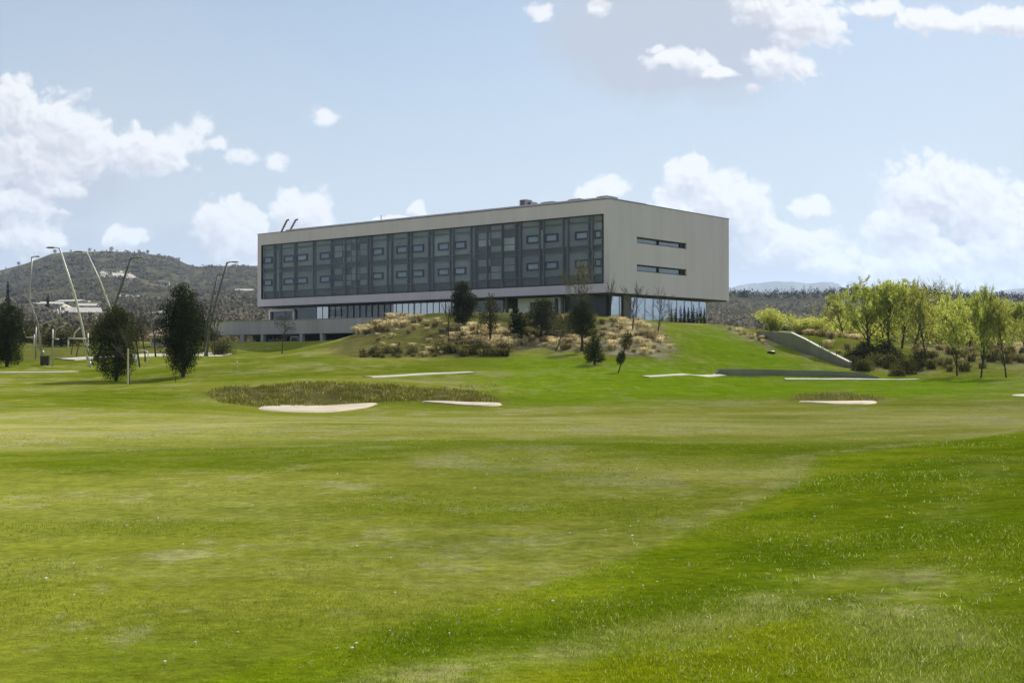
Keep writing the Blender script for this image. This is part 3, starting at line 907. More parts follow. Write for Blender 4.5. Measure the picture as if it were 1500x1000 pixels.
for a, b_, z0, z1 in ((366, 374, 2.6, 3.7), (395, 402, 2.4, 3.7), (405, 414, 2.4, 3.7)):
    s = LB(); s.box(fx(a, TY + 6), fx(b_, TY + 6), TY + 6.0, TY + 6.1, z0, z1); s.build('pale_board', M['blind'], ter)  # pale boards just in front of the dark back wall
s = LB(); xa, xb = fx(425, TY + .3), fx(437, TY + .3)
s.box(xa, xb, TY + .3, TY + .4, 3.9, 4.05); s.box(xb - .12, xb, TY + .3, TY + .4, 2.1, 3.9); s.box(xa, xa + .1, TY + .3, TY + .4, 2.1, 3.9); s.build('door_frame', M['wall2'], ter)


# ------------------------------------------------------------------ retaining walls on the right
def wall_line(name, base, top, thick, mat, label, cat='wall', cop=None, cop_from=0):
    """base, top: lists of photo points paired, with distances"""
    root = empty(name, base[0], 0, label, cat)
    V = []; q = []
    n = len(base)
    for i in range(n):
        b0 = Vector(base[i]); t0 = Vector(top[i])
        d = (Vector(base[min(i + 1, n - 1)]) - Vector(base[max(i - 1, 0)])); d.z = 0; d.normalize()
        nn = Vector((-d.y, d.x, 0)) * thick
        for p in (Vector((b0.x, b0.y, min(b0.z, gz(b0.x, b0.y)) - .6)), Vector((b0.x, b0.y, t0.z)), Vector((b0.x, b0.y, t0.z)) + nn, Vector((b0.x, b0.y, b0.z - .6)) + nn):
            V.append(tuple(p - Vector(base[0])))
    for i in range(n - 1):
        for k in range(4):
            q.append((i * 4 + k, (i + 1) * 4 + k, (i + 1) * 4 + (k + 1) % 4, i * 4 + (k + 1) % 4))
    q += [(0, 1, 2, 3), (4 * n - 1, 4 * n - 2, 4 * n - 3, 4 * n - 4)]
    mesh_np('wall_face', V, q, None, mat, root)
    if cop:
        V = []; q = []
        m_ = 0
        for i in range(cop_from, n):
            t0 = Vector((base[i][0], base[i][1], top[i][2])) - Vector(base[0])
            d = (Vector(base[min(i + 1, n - 1)]) - Vector(base[max(i - 1, 0)])); d.z = 0; d.normalize()
            nn = Vector((-d.y, d.x, 0))
            for a, h in ((-.06, .004), (-.03, .07), (thick + .03, .07), (thick + .06, .004)):
                V.append(tuple(t0 + nn * a + Vector((0, 0, h))))
            m_ += 1
        for i in range(m_ - 1):
            for k in range(4):
                q.append((i * 4 + k, (i + 1) * 4 + k, (i + 1) * 4 + (k + 1) % 4, i * 4 + (k + 1) % 4))
        q += [(0, 1, 2, 3), (4 * m_ - 1, 4 * m_ - 2, 4 * m_ - 3, 4 * m_ - 4)]
        mesh_np('coping', V, q, None, cop, root)
    return root


WT = [(1108, 485.5, 127), (1130, 485, 123.5), (1158, 487.5, 119), (1180, 498, 115), (1200, 509, 111.5), (1228, 523, 107), (1244, 531, 104.5)]
tops = [at(*p) for p in WT]
bases = [(t[0], t[1], gz(t[0], t[1])) for t in tops]
rw = wall_line('retaining_wall', bases, tops, .22, M['greywall'], 'tall grey retaining wall with a pale sloping coping beside the grass slope', cop=M['coping'], cop_from=2)
# steel posts along the coping
s = MB()
for px, py, d in ((1186, 500, 114), (1201, 508, 111.3), (1204, 509.5, 110.9), (1226, 521, 107.3)):
    t = Vector(at(px, py, d)) - Vector(bases[0]); s.tube([t + Vector((0, .2, 0)), t + Vector((0, .2, .6))], [.03, .03], 5)
s.build('railing_post', M['polegrey'], rw)
WL = [(1052, 540, 96.6), (1090, 540.2, 96.5), (1150, 541.5, 96.4), (1210, 543, 96.3), (1260, 545, 96.2), (1288, 552.5, 96.1)]
tops = [at(*p) for p in WL]
bases = [(t[0], t[1], gz(t[0], t[1])) for t in tops]
lw = wall_line('retaining_wall', bases, tops, .3, M['greywall'], 'low long grey retaining wall at the foot of the grass slope')
e = Vector(at(1052, 540, 96.4)) - Vector(bases[0])
s = MB(); s.tube([e + Vector((-.25, -.05, -.55)), e + Vector((.08, 0, .06))], [.09, .09], 6); s.build('sunlit_end_piece', M['coping'], lw)  # pale piece added to look like the sunlit left end of the wall


# ------------------------------------------------------------------ vegetation generators
def leaves_mesh(P, size, mat, name, parent, up=.0, asp=.55, dirs=None):
    P = np.asarray(P); n = len(P)
    s = np.broadcast_to(np.asarray(size), (n,)) * rng.uniform(.6, 1.25, n)
    d = rng.normal(size=(n, 3)); d[:, 2] += up
    if dirs is not None: d = d * .38 + dirs
    d /= np.linalg.norm(d, axis=1)[:, None]
    e = rng.normal(size=(n, 3)); e -= d * (e * d).sum(1)[:, None]; e /= np.linalg.norm(e, axis=1)[:, None] + 1e-9
    a = d * s[:, None]; b = e * (s * asp)[:, None]
    f = np.cross(d, e) * (s * .18)[:, None]
    V = np.stack([P - a * .5, P + b * .5 + f, P + a * .5, P - b * .5 + f], 1).reshape(-1, 3)
    q = np.arange(n * 4).reshape(n, 4)
    return mesh_np(name, V, q, None, mat, parent)


class Skel:
    rmin = .010
    """branch skeleton: keeps tubes per level and the twig points leaves hang on"""
    def __init__(s):
        s.tr = MB(); s.tw = MB(); s.pts = []; s.dirs = []

    def grow(s, p, d, L, r, lv, maxlv, spread, up, nch, jitter=.12, wide=1.0):
        seg = 5 if lv == 0 else 4
        P = [p.copy()]; R = [r]
        dd = d.copy()
        for i in range(seg):
            dd = (dd + Vector((random.gauss(0, jitter), random.gauss(0, jitter), random.gauss(0, jitter) + up * .12))).normalized()
            P.append(P[-1] + dd * (L / seg)); R.append(max(r * (1 - .75 * (i + 1) / seg), s.rmin))
        (s.tr if lv <= 1 else s.tw).tube(P, R, 6 if lv == 0 else (4 if lv == 1 else 3), cap=False)
        if lv >= maxlv - 1:
            for a, b in zip(P[:-1], P[1:]):
                for k in range(2):
                    s.pts.append(a.lerp(b, random.random())); s.dirs.append(dd.copy())
        if lv < maxlv:
            n = nch[min(lv, len(nch) - 1)]
            for k in range(n):
                f = random.uniform(.3, 1) if lv else (s.first + (1 - s.first) * (k + random.random()) / n)
                x = f * seg; i = min(int(x), seg - 1)
                q = P[i].lerp(P[i + 1], x - i)
                az = random.uniform(0, 2 * math.pi) if lv else k * 2.4 + random.uniform(-.4, .4)
                ax = (P[i + 1] - P[i]).normalized(); o1 = ax.orthogonal().normalized(); o2 = ax.cross(o1)
                sp_ = spread * random.uniform(.7, 1.25)
                nd = (ax * math.cos(sp_) + (o1 * math.cos(az) + o2 * math.sin(az)) * math.sin(sp_)).normalized()
                s.grow(q, nd, L * random.uniform(.45, .68) * (1.15 - .45 * f if lv == 0 else 1) * wide, R[i] * .55, lv + 1, maxlv, spread, up, nch, jitter, 1.0)


PROTO = {}
PH = {}
PW = {}


def tree_proto(key, builder):
    root = empty('tree_source', (0, 0, 0))
    builder(root)
    PROTO[key] = root
    vs = []
    for ch in root.children:
        a = np.empty(len(ch.data.vertices) * 3, np.float32); ch.data.vertices.foreach_get('co', a); vs.append(a.reshape(-1, 3))
    vs = np.vstack(vs)
    PH[key] = float(np.percentile(vs[:, 2], 99.7)); PW[key] = 2 * float(np.percentile(np.abs(vs[:, 0]), 97))
    return root


def b_vase(h, spread, up, leaf, nleaf, size, bark='bark2', first=.3, levels=3, nch=(9, 5, 4), tw=None, scat=.25, twigs=True, streak=False, asp=.55, rmin=.010):
    def f(root):
        sk = Skel(); sk.first = first; sk.rmin = rmin
        sk.grow(Vector((0, 0, -.15)), Vector((random.uniform(-.05, .05), random.uniform(-.05, .05), 1)), h * .92, h * .017 + .03 + (rmin - .01) * 2, 0, levels, spread, up, nch)
        sk.tr.build('trunk', M[bark], root, True)
        if twigs: sk.tw.build('branches', M[tw or bark], root)
        if nleaf:
            idx = rng.integers(0, len(sk.pts), nleaf)
            P = np.array([tuple(sk.pts[i]) for i in idx]) + rng.normal(size=(nleaf, 3)) * scat * np.array([1, 1, .9])
            D = np.array([tuple(sk.dirs[i]) for i in idx]); k_ = P[:, 2] > h * .12
            leaves_mesh(P[k_], size, M[leaf], 'crown', root, .2, asp, D[k_] if streak else None)
    return f


def b_dense(h, w, z0, leaf, nleaf, size, bark='bark', top=1.0, lobes=26, pinch=.0):
    def f(root):
        t = MB(); t.tube([(0, 0, -.15), (.03, 0, h * .3), (-.03, .04, h * .6), (0, 0, h * .9)], [h * .02 + .04, h * .018 + .02, h * .01 + .01, .015], 7)
        hh = h - z0
        lb = []
        for k in range(lobes):
            u = (k + .5) / lobes
            prof = (math.sin(math.pi * min(1, u * .86 + .12)) ** .7) * (1 - pinch * u)
            rr = w / 2 * prof * random.uniform(.3, .9)
            a = k * 2.4 + random.uniform(-.5, .5)
            c = Vector((rr * math.cos(a), rr * math.sin(a), z0 + hh * (u * .9 + .03)))
            r = w * .5 * prof * random.uniform(.24, .5) + .04 * w
            lb.append((c, r))
            t.tube([(0, 0, max(.2, c.z - r * 1.2)), tuple(c * 1.0)], [.03 + .004 * h, .012], 4, cap=False)
        t.build('trunk', M[bark], root, True)
        tot = sum(r * r for _, r in lb)
        P = []
        for c, r in lb:
            n = int(nleaf * r * r / tot)
            d = rng.normal(size=(n, 3)); d /= np.linalg.norm(d, axis=1)[:, None]
            rad_ = r * (rng.random(n) ** .45) * rng.uniform(.85, 1.22, n)
            p = np.array(c) + d * rad_[:, None] * np.array([1, 1, 1.2])
            P.append(p)
        P = np.vstack(P); P = P[P[:, 2] > .12]
        leaves_mesh(P, size, M[leaf], 'crown', root)
    return f


def place(key, name, base, scale, label, cat='tree', group=None, rz=None, lean=(0, 0), sxy=None):
    src = PROTO[key]
    if not src.get('used'):
        o = src; src['used'] = 1
    else:
        o = copy_tree(src)
        if 'used' in o: del o['used']
    o.name = name
    o.location = base
    o.rotation_euler = (lean[0], lean[1], random.uniform(0, 6.28) if rz is None else rz)
    s = sxy or scale
    o.scale = (s, s, scale)
    for k in ('label', 'category', 'group'):
        if k in o: del o[k]
    return tag(o, label, cat, group)


def base_at(px, py, d=None):
    if d is None:
        h = hit(px, py)
        if h: return h
        d = 150
    x = (px - CX) / F * d
    return (x, d, gz(x, d))


def hpx(base, top):
    return max(.5, EYE + (520 - top) / F * base[1] - base[2])


# ---- dark oaks on the left
for i, (k, args) in enumerate({'oakA': (6.0, 4.0, .35, 'oak', 21000, .13), 'oakB': (7, 4.1, .35, 'oak', 23000, .13), 'oakC': (5.6, 3.6, .3, 'oak', 18000, .13)}.items()):
    tree_proto(k, b_dense(*args, lobes=44))
for k, px, by, ty, wpx, lab in (('oakC', 10, 537, 444, 52, 'dark round evergreen cut by the left edge of the photo'),
                               ('oakA', 170, 558, 449, 58, 'dark round evergreen tree beside a pale stake, middle of the three on the left lawn'),
                               ('oakB', 268, 552, 418, 63, 'tallest dark evergreen tree on the left lawn, nearest to the terrace')):
    b_ = base_at(px, by); H = hpx(b_, ty); h0 = PH[k]; w0 = PW[k]
    place(k, 'evergreen_tree', b_, H / h0, lab, 'tree', sxy=wpx / F * b_[1] / w0 * 1.0)

# ---- the slim tree with its stake
tree_proto('slim', b_vase(4.6, .55, .5, 'brownleaf', 250, .1, 'bark', .45, 3, (7, 4, 3)))
b_ = base_at(190, 563)
o = place('slim', 'young_tree', b_, hpx(b_, 470) / PH['slim'], 'slim young tree tied to a pale stake in front of the dark evergreen')
b_ = base_at(187.5, 563.5)
st = MB(); st.tube([(0, 0, -.2), (0, 0, 2.35)], [.06, .055], 8); st.tube([(-.02, 0, 2.0), (.18, 0, 2.05)], [.015, .015], 5); o = st.build('tree_stake', M['stake']); o.location = b_
tag(o, 'pale round wooden stake beside the slim young tree', 'stake')

# ---- mound trees
tree_proto('col', b_dense(4.6, 2.3, .3, 'pine', 7000, .15, lobes=34))
tree_proto('colb', b_dense(5, 2.1, 1.4, 'brownleaf', 2600, .13, lobes=26))
tree_proto('lolly', b_dense(4.2, 2.5, 1.3, 'pine', 5200, .15, lobes=28))
tree_proto('ever', b_dense(5.2, 2.3, 1.5, 'pine', 5600, .15, lobes=30))
tree_proto('cone', b_dense(2.6, 1.6, .2, 'oak', 3200, .12, lobes=22, pinch=.35))
tree_proto('wisp', b_vase(4.2, .7, .5, 'wispy', 1500, .11, 'bark2', .3, 3, (9, 5, 4), rmin=.016))
tree_proto('pole', b_vase(5.0, .5, .6, 'wispy', 60, .09, 'bark', .35, 2, (12, 4, 3), rmin=.024))
tree_proto('bare', b_vase(5.4, .6, .55, 'wispy', 90, .09, 'bark', .35, 3, (9, 4, 3), rmin=.022))
tree_proto('bareb', b_vase(5.4, .45, .6, 'wispy', 40, .09, 'bark', .3, 3, (9, 4, 3), rmin=.022))
tree_proto('barew', b_vase(4.6, .95, .45, 'wispy', 0, .09, 'bark', .45, 3, (11, 5, 3), rmin=.02))
for k, nm, px, by, ty, wpx, lean, lab in (
        ('col', 'evergreen_tree', 678, 479, 413, 34, (0, 0), 'tall dense columnar evergreen at the top of the mound in front of the glass'),
        ('pole', 'bare_tree', 657, 499, 428, 22, (0, 0), 'thin bare dark trunk left of the columnar evergreen'),
        ('colb', 'young_tree', 718, 506, 430, 30, (0, 0), 'brownish egg-shaped young tree on a thin stem right of the columnar evergreen'),
        ('cone', 'evergreen_shrub', 757, 499, 452, 22, (0, 0), 'narrow dark shrub on the pale dry bank between the brownish tree and the lollipop tree'),
        ('lolly', 'evergreen_tree', 792, 499, 437, 40, (0, .06), 'dark lollipop tree on a short stem before the white entrance wall'),
        ('wisp', 'young_tree', 813, 514, 455, 50, (0, .16), 'wispy grey-green young tree leaning right at the foot of the mound'),
        ('ever', 'evergreen_tree', 853, 514, 440, 34, (0, 0), 'dark tapering evergreen with bare stem at the right of the mound'),
        ('cone', 'evergreen_shrub', 871, 534, 491, 26, (0, 0), 'small dark cone shaped shrub standing alone on the lawn'),
        ('pole', 'bare_tree', 893, 470, 402, 20, (0, 0), 'thin bare pole tree standing at the corner of the building'),
        ('bareb', 'bare_tree', 926, 489, 412, 38, (0, .1), 'leaning forked bare tree before the pale end glass'),
        ('bare', 'bare_tree', 963, 493, 420, 38, (0, 0), 'upright bare tree at the right edge of the dry bank'),
        ('barew', 'bare_tree', 413, 518, 454, 40, (0, 0), 'small bare vase shaped tree in front of the parking terrace'),
        ('wisp', 'bare_tree', 843, 478, 375, 56, (0, -.03), 'tall wispy tree in front of the right end of the dark glass front')):
    b_ = base_at(px, by); H = hpx(b_, ty)
    place(k, nm, b_, H / PH[k], lab, 'shrub' if 'shrub' in nm else 'tree', lean=lean, sxy=wpx / F * b_[1] / PW[k], rz=random.uniform(0, 6.28) if lean == (0, 0) else 0)
# the two-ball topiary like little tree, leaning right
b_ = base_at(905, 546)
tp = empty('young_tree', b_, 0, 'little leaning tree with two dark balls of leaves, alone on the lawn', 'tree')
u = b_[1] / F
t = MB(); t.tube([(0, 0, -.1), (5 * u, 0, 14 * u), (9 * u, 0, 33 * u), (16 * u, 0, 58 * u)], [.05, .045, .04, .02], 6); t.build('trunk', M['bark'], tp, True)
for (cx_, cz_, rx_, rz_, mt_) in ((4.5, 22, 7, 10.5, 'oak'), (13, 48, 9.5, 14, 'brownleaf')):
    n_ = 1100; dv = rng.normal(size=(n_, 3)); dv /= np.linalg.norm(dv, axis=1)[:, None]
    P = np.array([cx_ * u, 0, cz_ * u]) + dv * (rng.random(n_) ** .4 * rng.uniform(.85, 1.15, n_))[:, None] * np.array([rx_ * u, rx_ * u, rz_ * u]) + np.array([dv[:, 2] * 2 * u, 0 * dv[:, 2], 0 * dv[:, 2]]).T
    leaves_mesh(P, .1, M[mt_], 'leaf_ball', tp)

# ---- right hand spring trees
tree_proto('sprA', b_vase(7.4, .52, .62, 'spring', 15000, .26, 'bark', .13, 4, (13, 5, 4, 3), 'bark2', .09, streak=True, asp=.26))
tree_proto('sprB', b_vase(7.4, .46, .65, 'spring', 13000, .26, 'bark', .15, 4, (13, 5, 4, 3), 'bark2', .09, streak=True, asp=.26))
tree_proto('sprC', b_vase(7.4, .44, .7, 'spring2', 9000, .24, 'bark', .17, 4, (13, 5, 4, 3), 'bark2', .09, streak=True, asp=.24))
tree_proto('sprD', b_vase(7.4, .38, .8, 'spring2', 1500, .2, 'bark2', .2, 4, (12, 5, 4, 3), 'bark2', .09, streak=True, asp=.24))
SPR = [  # kind, px, base y, top y, width px, distance, label
    ('sprA', 1271, 514, 406, 96, None, 'broad spring green tree nearest to the grey retaining wall'),
    ('sprB', 1303, 510, 412, 70, None, 'spring green tree with dark stem, second from the retaining wall'),
    ('sprB', 1321, 510, 409, 74, None, 'spring green tree with forked stem, third from the retaining wall'),
    ('sprC', 1357, 532, 416, 66, 106, 'thin leaved grey-green tree between the forked tree and the lawn trees'),
    ('sprA', 1402, 546, 425, 70, 98, 'leafy spring tree with low branches sweeping to the lawn'),
    ('sprB', 1437, 553, 420, 58, None, 'slim spring tree on the lawn with a clean dark stem'),
    ('sprC', 1474, 553, 432, 72, None, 'rightmost spring tree on the lawn with upswept branches'),
    ('sprC', 1236, 500, 428, 62, 134, 'pale spring tree standing behind the broad tree next to the willow bushes'),
    ('sprC', 1292, 498, 420, 60, 138, 'pale spring tree behind the dark stemmed one'),
    ('sprD', 1360, 500, 408, 46, 140, 'bare topped tree rising behind the forked spring tree'),
    ('sprD', 1391, 500, 406, 46, 138, 'bare topped tree with the highest twigs in the back row'),
    ('sprD', 1417, 502, 412, 44, 136, 'bare topped tree behind the low-branched spring tree'),
    ('sprD', 1447, 504, 417, 44, 134, 'bare topped tree behind the clean stemmed spring tree'),
    ('sprB', 1378, 505, 440, 60, 132, 'small leafy tree in the back row between bare tops'),
    ('sprA', 1420, 508, 438, 66, 130, 'small broad leafy tree behind the lawn trees'),
    ('sprB', 1462, 510, 440, 60, 126, 'small leafy tree behind the rightmost lawn tree'),
    ('sprA', 1499, 512, 434, 66, 124, 'leafy tree cut by the right edge of the photo'),
    ('sprB', 1340, 505, 440, 64, 128, 'small leafy tree behind the thin grey-green tree'),
]
for k, px, by, ty, wpx, d, lab in SPR:
    b_ = base_at(px, by, d); H = hpx(b_, ty)
    place(k, 'spring_tree', b_, H / PH[k], lab, 'tree', 'spring trees beyond the right lawn', sxy=wpx / F * b_[1] / PW[k])
# trees further right, outside the picture, which the end glass mirrors
# ---- willow bushes
def b_bush(h, w, leaf, n, size, stems=16, up=.9):
    def f(root):
        t = MB(); P = []
        for k in range(stems):
            a = random.uniform(0, 6.28); r = w / 2 * random.uniform(.3, 1)
            hh = h * random.uniform(.7, 1.0) * (1 - .3 * (r / (w / 2)) ** 2)
            e = Vector((r * math.cos(a), r * math.sin(a), hh)); m_ = Vector((e.x * .35, e.y * .35, hh * .55))
            t.tube([(e.x * .1, e.y * .1, -.1), tuple(m_), tuple(e)], [.035, .025, .008], 3, cap=False)
            for j in range(n // stems):
                u_ = random.random() ** .7
                p = Vector((e.x * .1, e.y * .1, 0)).lerp(m_, u_ * 2) if u_ < .5 else m_.lerp(e, u_ * 2 - 1)
                s_ = w * .05
                P.append((p.x + random.gauss(0, s_), p.y + random.gauss(0, s_), max(.05, p.z + random.gauss(0, s_))))
        t.build('stems', M['bark3'], root)
        leaves_mesh(np.array(P), size, M[leaf], 'foliage', root, .6, .4)
    return f


tree_proto('willowA', b_bush(3.6, 4, 'willow', 5200, .17, 26)); tree_proto('willowB', b_bush(3.4, 4.4, 'willow', 4800, .17, 24))
for k, px, by, ty, wpx, d, lab in (('willowA', 1136, 489, 451, 48, 138, 'yellow-green willow bush just behind the top of the tall grey wall'),
                                  ('willowB', 1172, 491, 462, 44, 138, 'lower yellow-green bush right of the willow bush behind the wall'),
                                  ('willowB', 1200, 492, 463, 40, 140, 'yellow-green bush at the foot of the pale spring trees')):
    b_ = base_at(px, by, d); place(k, 'willow_bush', b_, hpx(b_, ty) / PH[k], lab, 'bush', sxy=wpx / F * b_[1] / PW[k])

# ---- tussocks and low shrubs
def b_tuft(h, w, leaf, n, droop=.8, part='blades'):
    V = []; q = []
    for k in range(n):
        a = random.uniform(0, 6.28); r = random.uniform(0, .25) * w
        p0 = Vector((r * math.cos(a), r * math.sin(a), -.03)); a2 = a + random.gauss(0, .5)
        reach = w * .5 * random.uniform(.3, 1); hh = h * random.uniform(.55, 1)
        wd = .02 + .02 * random.random()
        sd = Vector((-math.sin(a2), math.cos(a2), 0)) * wd
        b = len(V)
        for t_, ww in ((0, 1), (.5, .85), (.85, .55), (1, .15)):
            p = p0 + Vector((math.cos(a2), math.sin(a2), 0)) * reach * t_ ** 1.5 + Vector((0, 0, hh * (math.sin(t_ * math.pi * (.5 + .25 * droop)))))
            V += [tuple(p - sd * ww), tuple(p + sd * ww)]
        for i in range(3):
            q.append((b + 2 * i, b + 2 * i + 1, b + 2 * i + 3, b + 2 * i + 2))
    me = mesh_np('tuft_source', V, q, None, M[leaf]); return me


TUFT = {'dry': [b_tuft(.75, 1.3, 'drygrass', 110) for _ in range(4)], 'dull': [b_tuft(.7, 1.2, 'greytuft', 100) for _ in range(3)]}


def b_shrub(w, h, leaf, n):
    d = rng.normal(size=(n, 3)); d[:, 2] = np.abs(d[:, 2]); d /= np.linalg.norm(d, axis=1)[:, None]
    P = d * (rng.random(n) ** .35 * rng.uniform(.8, 1.15, n))[:, None] * np.array([w / 2, w / 2, h])
    return leaves_mesh(P, .11, M[leaf], 'shrub_source', None)


TUFT['shrub'] = [b_shrub(1.3, .8, 'shrub', 900) for _ in range(3)]
_first = set()


def put(kind, name, x, y, s, label, cat, group):
    src = random.choice(TUFT[kind])
    if src.name_full not in _first and id(src) not in _first:
        o = src; _first.add(id(src))
    else:
        o = src.copy(); col.objects.link(o)
    _first.add(o.name_full)
    o.name = name
    o.location = (x, y, gz(x, y) - .02); o.rotation_euler = (0, 0, random.uniform(0, 6.28)); o.scale = (s * random.uniform(.9, 1.15), s * random.uniform(.9, 1.15), s * random.uniform(.8, 1.15))
    tag(o, label, cat, group)
    return o


def scatter(kind, name, poly, n, s0, s1, label, cat, group, mind=.7):
    P = poly_world(poly); lo = P.min(0); hi = P.max(0); got = []
    tries = 0
    while len(got) < n and tries < 4000:
        tries += 1
        p = lo + (hi - lo) * rng.random(2)
        if poly_sd(np.array([p[0]]), np.array([p[1]]), P)[0] < 0: continue
        if any((p[0] - g[0]) ** 2 + (p[1] - g[1]) ** 2 < mind ** 2 for g in got): continue
        got.append(p)
        put(kind, name, p[0], p[1], random.uniform(s0, s1), label, cat, group)


scatter('dry', 'dry_grass_tussock', [(512, 492), (548, 474), (600, 463), (622, 466), (590, 480), (550, 490)], 42, .9, 1.5, 'straw coloured grass tussock on the ridge left of the mound top', 'tussock', 'dry tussocks on the left ridge of the mound', .75)
scatter('dry', 'dry_grass_tussock', [(655, 486), (700, 478), (748, 486), (760, 500), (740, 515), (690, 508), (660, 500)], 50, .8, 1.3, 'straw coloured grass tussock between the columnar evergreen and the narrow shrub', 'tussock', 'dry tussocks in the middle of the mound', .75)
scatter('dry', 'dry_grass_tussock', [(745, 500), (790, 488), (850, 492), (880, 505), (850, 514), (770, 507)], 34, .5, .95, 'bleached grass tussock around the stems of the lollipop tree and tapering evergreen', 'tussock', 'dry tussocks under the mound trees', .8)
scatter('dry', 'dry_grass_tussock', [(878, 475), (905, 468), (945, 474), (972, 490), (985, 512), (970, 522), (900, 518), (880, 505)], 54, .55, 1.05, 'matted straw tussock on the dry bank below the end glass', 'tussock', 'dry tussocks on the right bank of the mound', .8)
scatter('dull', 'dull_tussock', [(640, 505), (740, 512), (742, 522), (660, 523), (640, 518)], 26, .9, 1.4, 'dull olive tussock along the lower edge of the mound', 'tussock', 'dull tussocks along the lower edge', .8)
scatter('dull', 'dull_tussock', [(760, 470), (870, 470), (870, 495), (760, 492)], 40, .9, 1.5, 'dull olive tussock between the trees at the mound top', 'tussock', 'dull tussocks at the mound top', .9)
scatter('dry', 'dry_grass_tussock', [(600, 470), (655, 468), (655, 478), (600, 483)], 10, .5, .9, 'small straw tussock on the green flank right of the ridge', 'tussock', 'small tussocks on the green flank', 1)
scatter('shrub', 'low_shrub', [(528, 517), (605, 515), (605, 523), (530, 524)], 7, .5, .95, 'dark low shrub in the row along the foot of the left mound', 'shrub', 'dark shrubs at the foot of the mound', 1.0)
scatter('shrub', 'low_shrub', [(690, 512), (740, 512), (740, 523), (690, 523)], 5, .8, 1.35, 'dark rounded low shrub at the lower right tip of the mound bed', 'shrub', 'dark shrubs at the tip of the mound bed', 1.1)
scatter('dull', 'dull_tussock', [(525, 517), (640, 514), (650, 523), (530, 525)], 12, .5, .95, 'olive tussock in the ragged row along the foot of the left mound', 'tussock', 'olive tussocks along the foot of the mound', .8)
scatter('dry', 'dry_grass_tussock', [(600, 516), (650, 512), (655, 522), (600, 523)], 7, .5, .8, 'straw tussock in the ragged row along the foot of the left mound', 'tussock', 'straw tussocks along the foot of the mound', .8)
scatter('dry', 'dry_grass_tussock', [(535, 500), (570, 482), (640, 474), (655, 500), (620, 512), (550, 512)], 22, .3, .65, 'low straw tuft on the olive left flank of the mound', 'tussock', 'low straw tufts on the left flank', 1.0)
# slope right of the grey wall
scatter('dry', 'dry_grass_tussock', [(1165, 490), (1260, 490), (1260, 515), (1232, 520)], 44, .6, 1.1, 'brown tussock on the slope behind the tall grey wall', 'tussock', 'brown tussocks on the slope behind the wall', .9)
scatter('shrub', 'low_shrub', [(1240, 522), (1280, 512), (1330, 516), (1350, 535), (1330, 552), (1270, 550), (1245, 538)], 24, .9, 1.7, 'dark bushy shrub in the shade below the broad spring tree', 'shrub', 'dark shrubs at the end of the grey walls', 1.2)
scatter('dull', 'dull_tussock', [(1340, 520), (1480, 515), (1500, 535), (1440, 540), (1390, 548), (1350, 540)], 34, .8, 1.5, 'olive tussock in the bed behind the lawn trees', 'tussock', 'olive tussocks behind the lawn trees', 1.1)
scatter('dry', 'dry_grass_tussock', [(1330, 508), (1500, 508), (1500, 528), (1340, 522)], 20, .7, 1.2, 'pale tussock in the strip under the spring trees', 'tussock', 'pale tussocks under the spring trees', 1.1)
scatter('dry', 'dry_grass_tussock', [(1062, 479), (1080, 483), (1130, 505), (1118, 506), (1080, 490)], 12, .5, .8, 'straw tussock along the edge above the tall grey wall', 'tussock', 'straw tussocks on the wall edge', .8)

# slim conifers added to stand in for tree reflections in the end glass
tree_proto('reflcon', b_dense(2.5, .55, .05, 'pine', 900, .1, lobes=18, pinch=.5))
for k, px in enumerate((1003, 1009, 1016, 1021, 1027, 1032)):
    yl = ry(px, -.6); p = C0 + UX * -.6 + UY * yl
    place('reflcon', 'reflection_conifer', (p.x, p.y, gz(p.x, p.y) - .05), random.uniform(.85, 1.15), 'slim dark conifer standing in for a tree reflection in the end glass', 'conifer', 'conifers standing in for reflections in the end glass')

# ---- tall rough grass on the bunker bank (nobody could count the blades)
def blades(name, x, y, h, wd, mat, label, lean=.5, tint=None):
    n = len(x)
    z = Z(x, y) - .01
    a = rng.uniform(0, 6.28, n); b = rng.uniform(0, 6.28, n)
    ln = h * rng.uniform(.1, 1, n) * lean
    dx, dy = np.cos(a) * ln, np.sin(a) * ln
    sx, sy = np.cos(b) * wd / 2, np.sin(b) * wd / 2
    v0 = np.stack([x - sx, y - sy, z], 1); v1 = np.stack([x + sx, y + sy, z], 1)
    v2 = np.stack([x + sx * .75 + dx * .35, y + sy * .75 + dy * .35, z + h * .6], 1); v3 = np.stack([x - sx * .75 + dx * .35, y - sy * .75 + dy * .35, z + h * .6], 1)
    v4 = np.stack([x + dx, y + dy, z + h], 1)
    V = np.stack([v0, v1, v2, v3, v4], 1).reshape(-1, 3)
    i = np.arange(n) * 5
    q = np.stack([i, i + 1, i + 2, i + 3], 1); t_ = np.stack([i + 3, i + 2, i + 4], 1)
    at_ = {'tint': np.repeat(tint, 5, axis=0)} if tint is not None else None
    o = mesh_np(name, V, q, t_, mat, None, False, at_)
    return tag(o, label, 'grass', kind='stuff')


